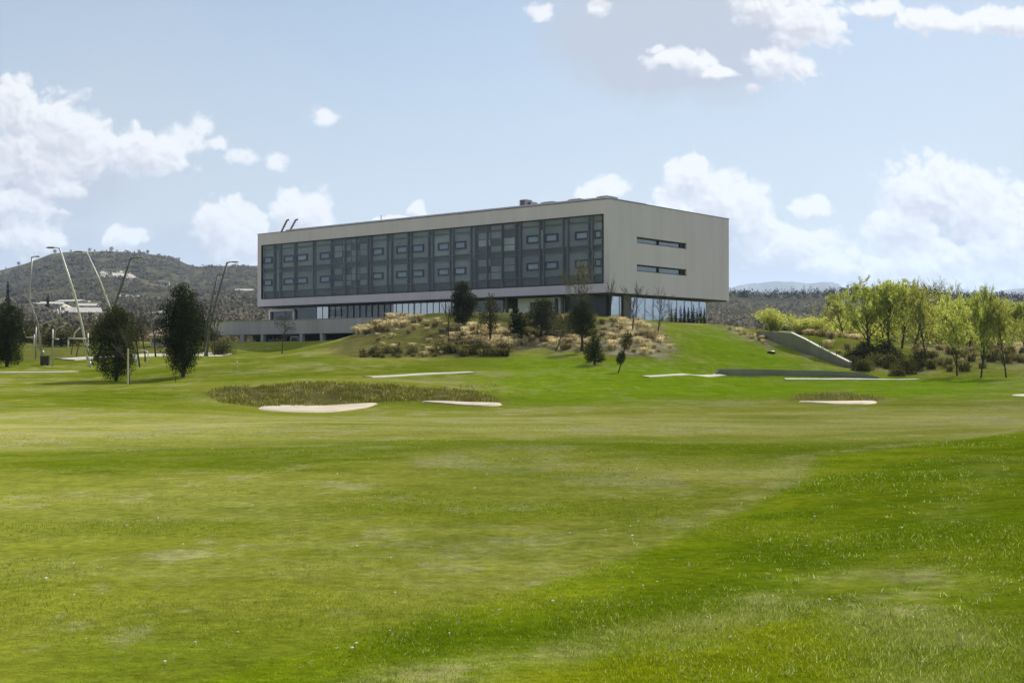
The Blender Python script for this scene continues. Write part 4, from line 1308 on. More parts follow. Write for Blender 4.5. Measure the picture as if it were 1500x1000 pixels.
P = BANK; n = 9000
lo, hi = P.min(0), P.max(0)
xy = lo + (hi - lo) * rng.random((n * 3, 2)); k = poly_sd(xy[:, 0], xy[:, 1], P) > -.2
xy = xy[k][:n]
clump = fbm(xy[:, 0] * 1.3, xy[:, 1] * 1.3, 41, 3)
xy = xy[clump > .38]; clump = clump[clump > .38]
blades('bank_grass', xy[:, 0], xy[:, 1], rng.uniform(.07, .24, len(xy)) * (.4 + clump), rng.uniform(.02, .05, len(xy)), M['bankgrass'], 'coarse brown-green rough grass on the bank above the wide bunker', 1.2)
xs_, ys_ = [], []
for poly, n in (([(600, 585), (700, 583), (745, 588), (742, 590), (690, 589), (610, 587)], 1500), ([(1160, 586), (1170, 577), (1230, 575), (1290, 583), (1295, 587), (1240, 588)], 1500), ([(640, 565), (760, 562), (760, 580), (640, 578)], 900)):
    P = poly_world(poly); lo, hi = P.min(0), P.max(0)
    q_ = lo + (hi - lo) * rng.random((n * 4, 2)); q_ = q_[poly_sd(q_[:, 0], q_[:, 1], P) > 0][:n]
    c_ = fbm(q_[:, 0] * .9, q_[:, 1] * .9, 44, 2); q_ = q_[c_ > .5]
    xs_.append(q_[:, 0]); ys_.append(q_[:, 1])
xs_ = np.concatenate(xs_); ys_ = np.concatenate(ys_)
blades('fringe_grass', xs_, ys_, rng.uniform(.08, .25, len(xs_)), rng.uniform(.02, .045, len(xs_)), M['greytuft'], 'ragged fringe grass along the small bunkers', 1.2)

# ---- near turf blades
m, nt, out = new_mat('grass_blade')
ta = N(nt, 'ShaderNodeAttribute', attribute_name='tint')
d = N(nt, 'ShaderNodeBsdfDiffuse'); t_ = N(nt, 'ShaderNodeBsdfTranslucent'); mx = N(nt, 'ShaderNodeMixShader'); mx.inputs[0].default_value = .5
nt.links.new(ta.outputs[0], d.inputs[0]); nt.links.new(ta.outputs[0], t_.inputs[0])
nt.links.new(d.outputs[0], mx.inputs[1]); nt.links.new(t_.outputs[0], mx.inputs[2]); nt.links.new(mx.outputs[0], out.inputs[0])
M['blade'] = m
bx, by_, bh, bw, bt = [], [], [], [], []
for d0, d1, dens, wd in ((4.3, 8, 4200, .0036), (8, 13, 2000, .0052), (13, 22, 560, .009), (22, 32, 130, .013)):
    area = (d1 ** 2 - d0 ** 2) / 2 * 1.16; n = int(area * dens)
    r = np.sqrt(rng.uniform(d0 ** 2, d1 ** 2, n)); a = rng.uniform(-.53, .53, n)
    x, y = r * np.sin(a), r * np.cos(a)
    rg = soft(poly_sd(x, y, ROUGH) + (fbm(x, y, 22, 2) - .5) * .3, .3)
    tall = fbm(x * .8, y * .8, 51, 3); patch = fbm(x * .45, y * .45, 61, 3)
    keep = rng.random(n) < (.8 + .2 * rg) * np.clip((tall - .22) * 3, .1, 1)
    x, y, rg, tall, patch, r = x[keep], y[keep], rg[keep], tall[keep], patch[keep], r[keep]
    h = (.012 + .02 * rng.random(len(x)) * np.clip((tall - .3) * 3, .3, 1.3)) * (1 - rg) + rg * (.016 + .036 * np.clip((tall - .35) * 2.2, 0, 1) * rng.uniform(.4, 1.2, len(x)))
    g = rng.random(len(x))[:, None]
    tn = tone(x, y)
    h = h * (1 + .35 * tn[:, 1] * rg)
    base = np.array([.10, .15, .006]) * (1 - g) + np.array([.20, .24, .02]) * g
    for ci, cc in ((2, (.22, .26, .006)), (0, (.085, .135, .004))):
        kk = tn[:, ci:ci + 1] * .75
        base = base * (1 - kk) + np.array(cc) * (.6 + .8 * g) * kk
    pale = (.4 * tn[:, 1] * rng.random(len(x)) + .2 * np.clip((patch - .52) * 5, 0, 1) * rng.random(len(x)) ** 1.2 + .85 * (rng.random(len(x)) < .07))[:, None].clip(0, 1)
    base = base * (1 - pale) + np.array([.38, .38, .17]) * pale
    bx.append(x); by_.append(y); bh.append(h); bw.append(np.full(len(x), wd) * rng.uniform(.7, 1.3, len(x))); bt.append(base)
nw = 420
r = np.sqrt(rng.uniform(4.6 ** 2, 17 ** 2, nw * 6)); a = rng.uniform(-.5, .53, nw * 6); x, y = r * np.sin(a), r * np.cos(a)
sdw = poly_sd(x, y, ROUGH) / np.clip(r / 11, .75, 1.7)
kp = (rng.random(len(x)) < np.clip((sdw - .6) * .6, .015, .8)) & (fbm(x * .6, y * .6, 88, 3) > .44)
cx_, cy_, cr_ = x[kp][:nw], y[kp][:nw], r[kp][:nw]
nb = 13
x = np.repeat(cx_, nb) + rng.normal(0, .035, len(cx_) * nb); y = np.repeat(cy_, nb) + rng.normal(0, .035, len(cx_) * nb)
g = rng.random(len(x))[:, None]; pk = np.repeat(rng.random(len(cx_)), nb)[:, None]
bx.append(x); by_.append(y); bh.append(rng.uniform(.015, .055, len(x))); bw.append(rng.uniform(.005, .011, len(x)))
bt.append((np.array([.13, .19, .015]) * (1 - g) + np.array([.34, .38, .13]) * g) * (.45 + .8 * pk))
blades('grass', np.concatenate(bx), np.concatenate(by_), np.concatenate(bh), np.concatenate(bw), M['blade'], 'short turf and ragged rough grass blades near the viewer', 1.1, np.concatenate(bt))

# ---- small white flowers
fl = []
for k in range(4):
    s = MB(); hh = random.uniform(.012, .022); r = random.uniform(.009, .013)
    for j in range(9):
        a = j * 2 * math.pi / 9; b = len(s.v)
        c_, s_ = math.cos(a), math.sin(a)
        s.v += [(c_ * .004, s_ * .004, hh), (c_ * r * .6 - s_ * r * .28, s_ * r * .6 + c_ * r * .28, hh + .004), (c_ * r, s_ * r, hh + .002), (c_ * r * .6 + s_ * r * .28, s_ * r * .6 - c_ * r * .28, hh + .004)]
        s.q.append((b, b + 3, b + 2, b + 1))
    s.ell((0, 0, hh + .003), (.006, .006, .004), 8, 4)
    s.tube([(0, 0, -.02), (.003, 0, hh)], [.0015, .0012], 4)
    fl.append(s)
proto = [s.build('daisy_source', M['petal']) for s in fl]
used = [False] * 4
spots = []
for px, py in ((1345, 892), (1352, 897), (1340, 905), (495, 948), (523, 949), (512, 952), (577, 874), (349, 928), (290, 944), (71, 848), (87, 829), (140, 830), (148, 833), (124, 936), (30, 861), (882, 917), (870, 919), (927, 790), (1113, 920), (1068, 933), (1210, 795), (1190, 712), (927, 794), (836, 780), (1406, 686), (1453, 650), (1210, 880), (1035, 905), (884, 778), (635, 800), (520, 800), (420, 795), (605, 770), (190, 770), (265, 802), (110, 760), (290, 725), (640, 690), (706, 693), (550, 677), (180, 675), (930, 690), (1034, 683), (1390, 830), (1385, 790), (1180, 800)):
    spots.append((px + random.uniform(-4, 4), py + random.uniform(-3, 3)))
while len(spots) < 95:
    d_ = random.uniform(620, 985); px = random.uniform(0, 1500)
    if random.random() < .6: px = random.gauss(480, 260)
    spots.append((px, d_ if d_ < 900 or random.random() < .5 else 760))
for i, (px, py) in enumerate(spots):
    h_ = hit(px, py)
    if not h_ or h_[1] > 34: continue
    j = i % 4
    if not used[j]:
        o = proto[j]; used[j] = True
    else:
        o = proto[j].copy(); col.objects.link(o)
    o.name = 'daisy'; o.location = (h_[0], h_[1], h_[2] - .004); o.rotation_euler = (random.uniform(-.3, .3), random.uniform(-.3, .3), random.uniform(0, 6))
    sc = random.uniform(.55, 1.35) * (1 + max(0, h_[1] - 9) * .035); o.scale = (sc,) * 3
    tag(o, 'tiny white daisy in the turf near the viewer', 'flower', 'white daisies scattered over the turf')

# ------------------------------------------------------------------ lamp posts
def lamp(base, kinks, r, mat, head, label, hl=.9):
    """base world point; kinks list of world points up to the top; head = +1/-1 side"""
    root = empty('street_lamp', base, 0, label, 'street lamp', 'leaning street lamps on the left')
    B = Vector(base)
    P = [Vector(base) - Vector((0, 0, .3))] + [Vector(k) for k in kinks]
    P = [p - B for p in P]
    n = len(P)
    t = MB(); t.tube([tuple(p) for p in P], [r * (1 - .35 * i / (n - 1)) for i in range(n)], 10); t.build('pole', mat, root, True)
    b = MB(); b.tube([(0, 0, -.1), (0, 0, .25), (.02 * head, 0, .4)], [r * 1.6, r * 1.6, r * 1.1], 10); b.build('base_collar', mat, root, True)
    T = P[-1]
    a = MB(); a.tube([tuple(T + Vector((0, 0, -.05))), tuple(T + Vector((head * .35, 0, .03)))], [r * .5, r * .4], 6); a.build('bracket', mat, root)
    h = MB(); h.ell(tuple(T + Vector((head * (.35 + hl * .4), 0, .02))), (hl * .45, .16, .075), 12, 6); h.build('lamp_head', M['polegrey'], root, True)
    g = MB(); g.ell(tuple(T + Vector((head * (.35 + hl * .42), 0, -.045))), (hl * .28, .1, .03), 10, 4); g.build('lamp_glass', M['blind'], root, True)
    return root


b_ = base_at(131, 534, 98)
lamp(b_, [at(121, 480, 98), at(109, 430, 98), at(87, 363, 98)], .105, M['polewhite'], -1, 'tallest pale lamp post leaning left, in front of the footpath')
b_ = base_at(198, 535, 104)
lamp(b_, [at(163, 455, 104), at(147, 412, 104), at(127, 369, 104)], .085, M['polewhite'], -1, 'pale lamp post leaning left that rises from behind the middle evergreen')
b_ = base_at(140, 535, 106)
lamp(b_, [at(168, 447, 106), at(180, 412, 106), at(192, 378, 106)], .125, M['polegrey'], 1, 'dark lamp post leaning right above the middle evergreen')
b_ = base_at(302, 515, 122)
lamp(b_, [at(307, 480, 122), at(318, 435, 122), at(333, 384, 122)], .14, M['polegrey'], 1, 'dark lamp post leaning right beside the terrace, the taller of two', 1.0)
b_ = base_at(298, 512, 140)
lamp(b_, [at(303, 480, 140), at(310, 440, 140), at(319, 402, 140)], .13, M['polegrey'], 1, 'shorter dark lamp post leaning right just behind the tallest evergreen')
b_ = base_at(62, 517, 120)
lamp(b_, [at(54, 470, 120), at(43, 440, 120), at(44, 410, 120), at(47, 376, 120)], .12, M['galv'], 1, 'kinked grey lamp post near the left edge', .5)

# ------------------------------------------------------------------ bent pipe frames and bin near the left edge
def pipes(name, parts, label, cat, mat, d, r=.06):
    b0 = base_at(parts[0][0][0], parts[0][0][1], d)
    root = empty(name, b0, 0, label, cat)
    for nm, *pp in [('post' if i == 0 else 'bar', *p) for i, p in enumerate(parts)]:
        P = [Vector(at(x, y, d)) - Vector(b0) for x, y in pp]
        if nm == 'post': P[0] = P[0] - Vector((0, 0, .6))
        t = MB(); t.tube([tuple(p) for p in P], [r] * len(P), 8); t.build(nm, mat, root, True)
    return root


pipes('pipe_frame', [[(129, 533), (128.5, 488)], [(100, 495), (128, 496.5)], [(108, 495), (110, 487), (117, 480)], [(100, 516), (100, 497)]], 'pale steel exercise frame with an L shaped bar beside the tallest lamp', 'exercise frame', M['polewhite'], 97)
pipes('pipe_frame', [[(77, 530), (77, 482)], [(80.5, 496), (80.5, 485), (85, 480), (97, 476.5)], [(77, 496), (86, 497)]], 'bent pipe frame with a curved arm behind the black bin', 'exercise frame', M['galv'], 97)
pipes('pipe_frame', [[(52, 516), (52.5, 478)], [(52, 478), (70, 472), (84, 468)], [(84, 472), (84, 452)], [(88, 470), (88, 450)]], 'pipe frame with a sloping bar and two uprights near the left edge', 'exercise frame', M['galv'], 103)
pipes('pipe_frame', [[(50, 505), (50, 490)], [(37, 494), (51, 494)], [(37, 494), (33, 475), (36, 466)]], 'small pipe frame with a bent arm behind the edge evergreen', 'exercise frame', M['polewhite'], 104, .05)
b_ = base_at(66, 529, 98)
bn = empty('litter_bin', b_, .2, 'square black litter bin on the lawn beside the bent pipe frame', 'bin')
s = MB(); s.box(-.32, .32, -.3, .3, .06, .72); s.build('body', M['black'], bn)
s = MB(); s.box(-.36, .36, -.34, .34, .724, .80); s.build('lid', M['polegrey'], bn)
s = MB(); s.box(-.26, -.16, -.2, .2, -.1, .057); s.box(.16, .26, -.2, .2, -.1, .057); s.build('feet', M['black'], bn)
b_ = base_at(347, 541)
mk = empty('marker_post', b_, 0, 'small pale marker post on the lawn left of the bunker', 'marker')
s = MB(); s.tube([(0, 0, -.1), (0, 0, .55)], [.045, .04], 8); s.build('post', M['stake'], mk)
s = MB(); s.tube([(0, 0, .552), (0, 0, .62)], [.05, .03], 8); s.build('cap', M['whiteframe'], mk)
b_ = base_at(257, 560)
s = MB(); s.tube([(0, 0, -.1), (.02, 0, .28), (-.15, 0, .55), (-.3, 0, .62)], [.03, .025, .02, .01], 5); s.tube([(.02, 0, .28), (.03, .05, .5)], [.015, .006], 4); o = s.build('sapling', M['bark2']); o.location = b_
tag(o, 'tiny leafless bent sapling on the lawn before the tallest evergreen', 'sapling')
b_ = base_at(1130, 518)
s = MB(); s.ell((0, 0, .12), (.42, .25, .17), 12, 6, .05); o = s.build('drain_cover', M['black'], None, True); o.location = b_
tag(o, 'small black ground fixture lying on the bright grass slope', 'ground fixture')
b_ = base_at(1044, 549)
s = MB(); s.tube([(0, 0, -.1), (0, 0, .62)], [.04, .035], 6); o = s.build('marker_post', M['willow']); o.location = b_
tag(o, 'short yellowish marker post by the end of the low grey wall', 'marker')

# a little white sign / tree guard items beside the footpath
b_ = base_at(201, 533, 100)
gd = empty('tree_guard', b_, 0, 'pale hooped guard rail beside the footpath behind the middle evergreen', 'guard rail')
for dx in (0, .9):
    t = MB(); t.tube([(dx, 0, -.2), (dx, 0, 1.0)], [.045, .045], 6); t.build('post', M['polewhite'], gd)
t = MB(); t.tube([(0, 0, 1.0), (.1, 0, 1.15), (.45, 0, 1.22), (.8, 0, 1.15), (.9, 0, 1.0)], [.045] * 5, 6); t.build('hoop', M['polewhite'], gd)

# ------------------------------------------------------------------ left valley: trees, houses
for px, by, ty, d, k, wpx, lab in ((53, 520, 448, 112, 'pole', 20, 'dark thin tree behind the sloping pipe bar'), (104, 515, 450, 116, 'bare', 24, 'bare tree left of the tallest pale lamp'), (112, 517, 455, 112, 'pole', 20, 'dark slender tree leaning beside the tallest pale lamp'),
                              (205, 541, 445, 97, 'bareb', 44, 'bare forked tree right of the middle evergreen'), (213, 532, 435, 104, 'pole', 30, 'dark stemmed bare tree between the two big evergreens'), (228, 528, 440, 112, 'bare', 44, 'pale twiggy tree left of the tallest evergreen'),
                              (314, 512, 440, 130, 'pole', 22, 'dark thin tree beside the two leaning lamps at the terrace')):
    b_ = base_at(px, by, d); place(k, 'bare_tree', b_, hpx(b_, ty) / PH[k], lab, 'tree', sxy=wpx / F * d / PW[k], lean=(0, .12 if px == 112 else 0))
tree_proto('hedge', b_dense(2.6, 4.2, .1, 'shrub', 3200, .2, lobes=24))
for px, by, ty, d, wpx, lab in ((90, 507, 483, 150, 66, 'dark rounded hedge behind the pipe frames'), (62, 490, 470, 190, 60, 'olive bush mass behind the sloping pipe bar'), (325, 517, 498, 135, 40, 'green shrub at the left end of the parking terrace'), (300, 509, 480, 160, 40, 'grey-green bush left of the terrace'), (30, 502, 480, 170, 50, 'dark bush behind the edge evergreen')):
    b_ = base_at(px, by, d); place('hedge', 'round_bush', b_, hpx(b_, ty) / PH['hedge'], lab, 'bush', sxy=wpx / F * d / PW['hedge'])
tree_proto('cyp', b_dense(7, 1.6, .2, 'cypress', 1800, .3, lobes=26, pinch=.45))
for px, by, ty, d, wpx, lab in ((11, 443, 408, 420, 8, 'dark narrow cypress on the slope at the left edge'), (70, 452, 426, 400, 7, 'dark narrow cypress beside the pale hillside road')):
    b_ = base_at(px, by, d); b_ = (b_[0], b_[1], EYE + (520 - by) / F * d); place('cyp', 'cypress', (b_[0], b_[1], gz(b_[0], b_[1]) - .3), (520 - ty) / F * d / 7 + (EYE - gz(b_[0], b_[1])) / 7, lab, 'cypress', sxy=wpx / F * d / 1.6)


def house(px, by, d, w, h, dep, roof, wm, rm, label, rot=0, hip=False, name='house', lift=0):
    x = (px - CX) / F * d; z = gz(x, d)
    z = max(z, EYE + (520 - by) / F * d) if lift else z
    r = empty(name, (x, d, z), rot, label, name.replace('_', ' '))
    s = MB(); s.box(-w / 2, w / 2, -dep / 2, dep / 2, -2.5, h); s.build('wall', wm, r)
    s = MB(); o_ = .4
    b = len(s.v)
    if hip:
        s.v += [(-w / 2 - o_, -dep / 2 - o_, h + .01), (w / 2 + o_, -dep / 2 - o_, h + .01), (w / 2 + o_, dep / 2 + o_, h + .01), (-w / 2 - o_, dep / 2 + o_, h + .01), (-w * .12, 0, h + roof), (w * .12, 0, h + roof)]
    else:
        s.v += [(-w / 2 - o_, -dep / 2 - o_, h + .01), (w / 2 + o_, -dep / 2 - o_, h + .01), (w / 2 + o_, dep / 2 + o_, h + .01), (-w / 2 - o_, dep / 2 + o_, h + .01), (-w / 2 - o_, 0, h + roof), (w / 2 + o_, 0, h + roof)]
    s.q += [(0, 1, 5, 4), (2, 3, 4, 5), (0, 3, 2, 1)]; s.t += [(0, 4, 3), (1, 2, 5)]
    s.build('roof', rm, r)
    nwin = max(2, int(w / 3.5))
    for k in range(nwin):
        s = MB(); xx = -w / 2 + w * (k + .5) / nwin; s.box(xx - .5, xx + .5, -dep / 2 - .05, -dep / 2 + .05, h * .35, h * .75); s.build('window', M['inside'], r)
    return r


house(122, 487, 260, 6.4, 3.6, 6, 1.2, M['house'], M['roofwhite'], 'pale gabled house behind the tallest lamp post', .15)
house(90, 483, 270, 4, 3.0, 6, 1.0, M['house'], M['tile'], 'small house with dark doors left of the pale gabled house', .1)
house(238, 502, 150, 2.9, 1.25, 2.8, 1.0, M['stake'], M['tile'], 'small hut with a brown pyramid roof behind the tallest evergreen', .3, True, 'hut')
house(236, 476, 210, 2.2, 4.4, 2.2, .5, M['house'], M['roofwhite'], 'small white tower left of the tallest evergreen', .2, True, 'tower')
house(238, 416, 900, 9.5, 5.5, 8, .4, M['stonewall'], M['roofwhite'], 'ruined stone building halfway up the hill', .2, False, 'ruin')
house(105, 438, 470, 11, 1.4, 5, .8, M['house'], M['roofwhite'], 'long low shed with a white roof on the slope', -.35, False, 'shed')
house(76, 447, 430, 7, 1.3, 5, .8, M['house'], M['roofwhite'], 'white roofed shed by the cypress', .3, False, 'shed')
house(128, 457, 420, 6, 1.5, 5, .9, M['house'], M['roofwhite'], 'small white shed below the long shed', .2, False, 'shed')
house(182, 432, 600, 8, 2, 6, 1.0, M['house'], M['roofwhite'], 'small pale house on the mid slope, left one of two', .1)
house(200, 433, 600, 9, 2, 6, 1.0, M['house'], M['roofwhite'], 'small pale house on the mid slope, right one of two', -.1)
house(358, 419, 800, 11, 3, 8, 1.2, M['house'], M['roofwhite'], 'pale house on the hillside next to the building edge', .1)


def far_strip(pp, width, mat, name, label, lift=.5):
    """strip on the far slope, photo column and distance pairs"""
    W = [((x - CX) / F * d, d) for x, d in pp]
    return strip(name, W, width, mat, lift, label, 'road', world=True)


far_strip([(40, 520), (62, 455), (85, 430), (112, 395)], 8, M['path'], 'hill_road', 'pale road winding down the slope')
far_strip([(62, 455), (82, 480), (100, 500), (122, 540)], 6, M['path'], 'hill_road', 'pale road branching up the slope')
# quarry scar: draped rock sheet
qp = [(138, 940), (150, 870), (175, 830), (205, 880), (203, 960), (190, 1010), (165, 1010), (145, 990)]
P = np.array([((x - CX) / F * d, d) for x, d in qp]); c_ = P.mean(0)
V = []; n = 48
tt = np.linspace(0, len(P), n, endpoint=False); Pi = np.array([P[int(t)] * (1 - t % 1) + P[(int(t) + 1) % len(P)] * (t % 1) for t in tt])
for s_ in (1, .8, .6, .4, .2, .02):
    W = c_ + (Pi - c_) * s_ * (1 + (fbm(tt * 2, tt * 0 + 3, 8) - .5)[:, None] * .3)
    V.append(np.column_stack([W, Z(W[:, 0], W[:, 1]) + (1.2 if s_ < 1 else -.5) + (fbm(W[:, 0] * .1, W[:, 1] * .1, 5) - .5) * 3 * (s_ < .9)]))
V = np.vstack(V); q = [(k * n + i, k * n + (i + 1) % n, (k + 1) * n + (i + 1) % n, (k + 1) * n + i) for k in range(5) for i in range(n)]
tag(mesh_np('rock_scar', V, q, None, M['rock'], None, False), 'pale bare quarry face on the hill', 'rock face', kind='structure')

# ------------------------------------------------------------------ far scrub and woods (masses nobody could count)
def clumps(name, x, y, h, w, mat, label, nl=34, ls=.22):
    n = len(x); z = Z(x, y)
    d = rng.normal(size=(n, nl, 3)); d[..., 2] = np.abs(d[..., 2]); d /= np.linalg.norm(d, axis=2)[..., None]
    rad_ = rng.random((n, nl, 1)) ** .35
    P = np.stack([x, y, z], 1)[:, None] + d * rad_ * np.stack([w / 2, w / 2, h], 1)[:, None]
    s = np.repeat(w * ls, nl)
    o = leaves_mesh(P.reshape(-1, 3), s, mat, name, None, .3, .8)
    return tag(o, label, 'woods', kind='stuff')


def polar(n, r0, r1, a0, a1):
    r = np.exp(rng.uniform(math.log(r0), math.log(r1), n)); a = rng.uniform(a0, a1, n)
    return r * np.sin(a), r * np.cos(a), r


x, y, r = polar(8000, 240, 1320, -.5, -.1)
pxx = CX + F * x / y
dn = fbm(x / 45, y / 45, 91, 3); k = (dn > .42) & (poly_sd(x, y, P * 1.0) < 8)
dk = k & ((dn > .5) | (r > 850)) | (r > 1000)
for pp in ([(40, 520), (62, 455), (85, 430), (112, 395)], [(62, 455), (82, 480), (100, 500), (122, 540)], [(238, 890), (238, 860)], [(105, 465), (105, 440)], [(182, 595), (200, 595)], [(358, 790), (358, 770)]):
    W = [((a_ - CX) / F * d_, d_) for a_, d_ in pp]
    for (ax, ay), (bx_, by2) in zip(W[:-1], W[1:]):
        ex, ey = bx_ - ax, by2 - ay; t_ = np.clip(((x - ax) * ex + (y + 12 - ay) * ey) / (ex * ex + ey * ey), 0, 1)
        dk &= np.hypot(x - ax - t_ * ex, y + 12 - ay - t_ * ey) > 17
x, y, r = x[dk], y[dk], r[dk]
clumps('hillside_scrub', x, y, rng.uniform(1.5, 4.5, len(x)), rng.uniform(3, 8, len(x)) * (.6 + r / 1500), M['scrub'], 'dull green scrub covering the hill on the left')
x, y, r = polar(3600, 190, 1250, .1, .55)
k = fbm(x / 45, y / 45, 92, 3) > .4
x, y, r = x[k], y[k], r[k]
clumps('hillside_woods', x, y, rng.uniform(2, 4, len(x)), rng.uniform(3, 7, len(x)) * (.6 + r / 1500), M['scrub'], 'dark scrub woods on the low ridge at the right')
x, y, r = polar(900, 820, 1000, .1, .5)
clumps('ridge_pines', x, y, rng.uniform(4, 7.5, len(x)), rng.uniform(3, 5, len(x)), M['cypress'], 'dark line of pines along the low ridge at the right')
# valley thicket left and right of the terrace
x, y, r = polar(700, 165, 300, -.47, -.2)
k = fbm(x / 25, y / 25, 93, 3) > .5; x, y = x[k], y[k]
clumps('valley_thicket', x, y, rng.uniform(1.5, 4, len(x)), rng.uniform(2, 5, len(x)), M['thicket'], 'brownish thicket filling the valley floor on the left', 40, .16)
x, y, r = polar(420, 140, 230, .26, .45)
clumps('back_thicket', x, y, rng.uniform(2, 4.5, len(x)), rng.uniform(2, 5, len(x)), M['spring2'], 'soft green thicket behind the spring trees', 60, .1)
# single trees on the hill skyline
tree_proto('sky', b_dense(6, 5, 1.2, 'scrub', 500, .6, lobes=14))
for px, hh in ((8, 2.5), (27, 4.5), (80, 5), (103, 3), (131, 4.5), (138, 3), (163, 5.5), (171, 2.5), (186, 3), (203, 4.5), (216, 5), (232, 2.5), (262, 3.5), (310, 3)):
    a_ = math.atan((px - CX) / F); d_ = np.linspace(1000, 1400, 80); xx = d_ * (px - CX) / F
    zz = Z(xx, d_); i_ = int(np.argmax((zz - EYE) / d_))
    place('sky', 'hilltop_tree', (xx[i_], d_[i_], zz[i_] - .5), hh / PH['sky'], 'lone round tree on the crest of the left hill', 'tree', 'lone trees on the hill crest')

for k, o in PROTO.items():
    if not o.get('used'):
        for ch in list(o.children): bpy.data.objects.remove(ch)
        bpy.data.objects.remove(o)
    elif 'used' in o:
        del o['used']

# ------------------------------------------------------------------ air
hz = MB(); hz.box(-9800, 9800, -9700, 9800, -40, 620)
m, nt, out = new_mat('thin_haze')
pv = N(nt, 'ShaderNodeVolumePrincipled'); pv.inputs['Color'].default_value = (.56, .74, 1, 1); pv.inputs['Density'].default_value = .00008; pv.inputs['Anisotropy'].default_value = .2
nt.links.new(pv.outputs[0], out.inputs['Volume'])
hb = hz.build('haze', m); tag(hb, 'thin pale haze in the air', 'haze', kind='stuff')

# ------------------------------------------------------------------ light and sky
SUN_AZ = math.radians(31.5)   # from +Y towards +X
SUN_EL = math.radians(43)
sd = Vector((math.sin(SUN_AZ) * math.cos(SUN_EL), math.cos(SUN_AZ) * math.cos(SUN_EL), math.sin(SUN_EL)))
su = bpy.data.lights.new('sun', 'SUN'); su.energy = 5.0; su.angle = math.radians(.55); su.color = (1, .95, .86)
so = bpy.data.objects.new('sun', su); col.objects.link(so)
so.rotation_euler = (-sd).to_track_quat('-Z', 'Y').to_euler(); so.location = (0, 0, 60)

wd = bpy.data.worlds.new('World'); scene.world = wd; wd.use_nodes = True
nt = wd.node_tree; nt.nodes.clear(); L = nt.links
wo = N(nt, 'ShaderNodeOutputWorld'); bg = N(nt, 'ShaderNodeBackground')
sky = N(nt, 'ShaderNodeTexSky'); sky.sky_type = 'NISHITA'; sky.sun_disc = False
sky.sun_elevation = SUN_EL; sky.sun_rotation = SUN_AZ; sky.altitude = 200; sky.air_density = 1.0; sky.dust_density = .5; sky.ozone_density = 1.0
SKY_S = .056
EX = 1.0
K = 2 ** -EX
tc = N(nt, 'ShaderNodeTexCoord'); sx = N(nt, 'ShaderNodeSeparateXYZ'); L.new(tc.outputs['Generated'], sx.inputs[0])
yy = math_(nt, 'MAXIMUM', sx.outputs[1], .08)
U = math_(nt, 'DIVIDE', sx.outputs[0], yy); Vv = math_(nt, 'DIVIDE', sx.outputs[2], yy)
cb = N(nt, 'ShaderNodeCombineXYZ'); L.new(U, cb.inputs[0]); L.new(Vv, cb.inputs[1])
uv = cb.outputs[0]


def vmath(op, a, b=None, c=None):
    n = nt.nodes.new('ShaderNodeVectorMath'); n.operation = op
    for i, v in enumerate((a, b, c)):
        if v is None: continue
        if hasattr(v, 'is_output'): L.new(v, n.inputs[i])
        else: n.inputs[i].default_value = v
    return n


def ncol(scale, detail, vec, rough=.6):
    n = nt.nodes.new('ShaderNodeTexNoise'); n.noise_dimensions = '3D'; n.inputs['Scale'].default_value = scale; n.inputs['Detail'].default_value = detail; n.inputs['Roughness'].default_value = rough
    L.new(vec, n.inputs['Vector']); return n


# irregular outlines: warp the sky position with two sizes of noise
w1 = ncol(22, 4, uv, .56)
wv = vmath('MULTIPLY_ADD', w1.outputs['Color'], (.034, .026, 0), (-.017, -.013, 0)).outputs[0]
uvw = vmath('ADD', uv, wv).outputs[0]


def blobs(lst, vec):
    cur = None
    for (cx_, cy_, rx_, ry_) in lst:
        sc = (F / rx_, F / ry_, 0); of = (-(cx_ - CX) / rx_, -(520 - cy_) / ry_, 0)
        ln = vmath('LENGTH', vmath('MULTIPLY_ADD', vec, sc, of).outputs[0]).outputs['Value']
        cur = ln if cur is None else math_(nt, 'MINIMUM', cur, ln)
    return cur


WHITE = [(18, 168, 66, 62), (88, 196, 66, 66), (40, 235, 110, 76), (130, 226, 66, 46), (205, 226, 76, 42), (20, 300, 90, 40), (85, 272, 50, 28),
         (35, 352, 66, 38), (180, 352, 34, 24), (325, 335, 58, 54), (365, 352, 50, 54), (440, 318, 52, 44), 
         (611, 306, 19, 17), (575, 322, 46, 10), (878, 282, 40, 25), (1012, 265, 48, 42), (1060, 300, 60, 50), (1105, 325, 42, 58), (990, 320, 55, 60), (1195, 305, 34, 18), (1160, 360, 84, 40), (1210, 385, 60, 24),
         (1365, 288, 84, 62), (1430, 312, 84, 68), (1325, 335, 70, 66), (1480, 370, 100, 68), (1360, 390, 160, 56),
         (1000, 91, 52, 24), (1052, 106, 34, 12), (1185, 35, 62, 56), (1152, 95, 58, 34), (1118, 12, 56, 46), (1290, 14, 40, 22), (1390, 36, 90, 24), (1480, 30, 60, 28)]
SMALL = [(470, 171, 26, 15), (352, 223, 30, 16), (411, 230, 24, 20), (793, 22, 22, 17), (872, 6, 24, 20), (275, 203, 34, 24), (318, 204, 18, 14), (295, 182, 22, 20), (960, 68, 14, 10), (1102, 130, 14, 8)]
lenw = blobs(WHITE, uvw)
vo = nt.nodes.new('ShaderNodeTexVoronoi'); vo.voronoi_dimensions = '2D'; vo.feature = 'F1'; vo.inputs['Scale'].default_value = 48; vo.inputs['Detail'].default_value = 1.6; vo.inputs['Roughness'].default_value = .6
L.new(uvw, vo.inputs['Vector'])
puff = vo.outputs['Distance']
nf = ncol(95, 4, uv, .6).outputs[0]
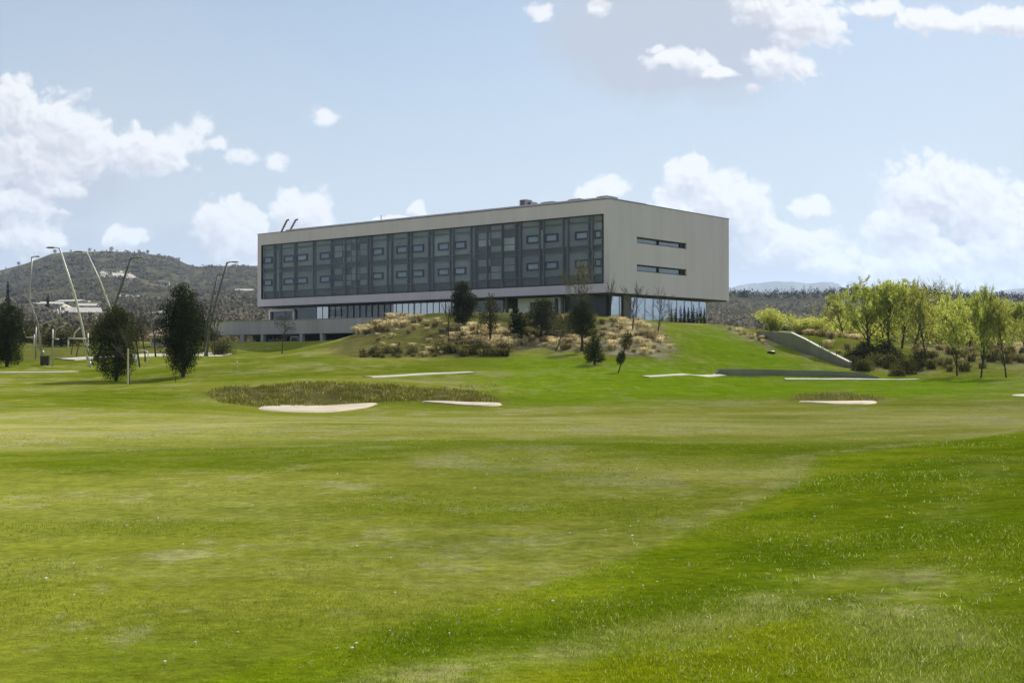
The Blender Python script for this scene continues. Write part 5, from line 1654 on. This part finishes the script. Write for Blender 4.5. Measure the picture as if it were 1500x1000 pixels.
# cloud depth: above 0 inside the cloud
lenu = blobs(WHITE, vmath('ADD', uvw, (.003, .0085, 0)).outputs[0])
rise = math_(nt, 'SUBTRACT', lenu, lenw)
vo2 = nt.nodes.new('ShaderNodeTexVoronoi'); vo2.voronoi_dimensions = '2D'; vo2.feature = 'F1'; vo2.inputs['Scale'].default_value = 48; vo2.inputs['Detail'].default_value = 1.6; vo2.inputs['Roughness'].default_value = .6
L.new(vmath('ADD', uvw, (.0016, .0034, 0)).outputs[0], vo2.inputs['Vector'])
dep = math_(nt, 'SUBTRACT', 1.0, lenw)
dep = math_(nt, 'ADD', dep, math_(nt, 'MULTIPLY_ADD', puff, -.5, .20))
dep = math_(nt, 'ADD', dep, math_(nt, 'MULTIPLY_ADD', nf, .2, -.10))


def sstep(x, a, b):
    n = nt.nodes.new('ShaderNodeMapRange'); n.interpolation_type = 'SMOOTHSTEP'
    L.new(x, n.inputs['Value']); n.inputs['From Min'].default_value = a; n.inputs['From Max'].default_value = b
    return n.outputs[0]


# crisp tops, soft undersides
und = sstep(rise, .12, -.2)
alpha = math_(nt, 'MULTIPLY', sstep(math_(nt, 'SUBTRACT', dep, math_(nt, 'MULTIPLY', und, .12)), -.30, .06), math_(nt, 'MULTIPLY_ADD', sstep(dep, -.22, .5), und, math_(nt, 'SUBTRACT', 1.0, und)))
deps = math_(nt, 'ADD', math_(nt, 'SUBTRACT', 1.0, blobs(SMALL, uvw)), math_(nt, 'MULTIPLY_ADD', nf, 1.1, -.62))
alpha = math_(nt, 'MAXIMUM', alpha, math_(nt, 'MULTIPLY', sstep(deps, -.1, .55), .92))
front = sstep(sx.outputs[1], .3, .6)
alpha = math_(nt, 'MULTIPLY', alpha, front)
GREY = [(950, 45, 175, 110), (1050, 60, 140, 95), (1180, 400, 200, 40), (1420, 400, 190, 50), (60, 275, 150, 62), (330, 370, 170, 50), (1400, 345, 130, 80), (1080, 370, 130, 60), (60, 370, 120, 60), (960, 100, 130, 50)]
leng = blobs(GREY, vmath('ADD', uv, vmath('MULTIPLY', wv, (1.6, 1.6, 0)).outputs[0]).outputs[0])
ag = math_(nt, 'MULTIPLY', sstep(math_(nt, 'SUBTRACT', 1.0, leng), -.12, .45), front)
# thin veil thickening to the horizon, with long soft noise
veil = math_(nt, 'MULTIPLY', sstep(sx.outputs[2], .36, -.02), .72)
vb = math_(nt, 'MULTIPLY', ncol(3.0, 4, tc.outputs['Generated'], .55).outputs[0], .6)
veil = math_(nt, 'MULTIPLY', math_(nt, 'ADD', veil, math_(nt, 'SUBTRACT', vb, .06), clamp=True), sstep(sx.outputs[1], -.2, .5))
skyc = mix(nt, 1.0, sky.outputs[0], (SKY_S, SKY_S * .965, SKY_S * .91), 'MULTIPLY')
back = math_(nt, 'MULTIPLY', sstep(ncol(2.2, 5, tc.outputs['Generated'], .6).outputs[0], .38, .62), sstep(sx.outputs[1], .5, .1))  # unseen neutral clouds behind the camera, added to make the fill less blue
skyc = mix(nt, math_(nt, 'MULTIPLY', back, .85), skyc, (.62 * K, .61 * K, .60 * K))
c = mix(nt, veil, skyc, (.575 * K, .62 * K, .69 * K))
c = mix(nt, math_(nt, 'MULTIPLY', ag, .95), c, (.52 * K, .555 * K, .64 * K))
shade = sstep(dep, .05, .75)
crease = math_(nt, 'MULTIPLY', sstep(puff, .2, .75), .55)
relief = math_(nt, 'SUBTRACT', puff, vo2.outputs['Distance'])
sh = math_(nt, 'ADD', math_(nt, 'MULTIPLY', shade, .55), math_(nt, 'MULTIPLY', crease, .25))  # cloud lighting painted into the colour: whiter top rims, greyer insides and undersides
sh = math_(nt, 'ADD', sh, math_(nt, 'MULTIPLY', relief, 1.0))
sh = math_(nt, 'ADD', sh, math_(nt, 'MULTIPLY_ADD', rise, -1.5, .12), clamp=True)
wc = mix(nt, sh, (.96 * K, .96 * K, .97 * K), (.66 * K, .65 * K, .71 * K))
c = mix(nt, math_(nt, 'MULTIPLY', alpha, .95), c, wc)
L.new(c, bg.inputs[0]); bg.inputs[1].default_value = 1.0
L.new(bg.outputs[0], wo.inputs[0])

# ------------------------------------------------------------------ camera and render settings
cd = bpy.data.cameras.new('camera'); cam = bpy.data.objects.new('camera', cd); col.objects.link(cam)
cd.sensor_width = 36; cd.lens = 36 * F / 1500; cd.clip_start = .1; cd.clip_end = 30000
cam.location = (0, 0, EYE); cam.rotation_euler = (math.radians(90) + PITCH, 0, 0)
scene.camera = cam
scene.view_settings.view_transform = 'Standard'; scene.view_settings.look = 'None'
scene.view_settings.exposure = EX; scene.view_settings.gamma = 1
scene.cycles.max_bounces = 6; scene.cycles.diffuse_bounces = 3; scene.cycles.glossy_bounces = 3; scene.cycles.transmission_bounces = 4
scene.cycles.transparent_max_bounces = 8; scene.cycles.volume_bounces = 0
scene.cycles.use_denoising = True
scene.cycles.sample_clamp_indirect = 8
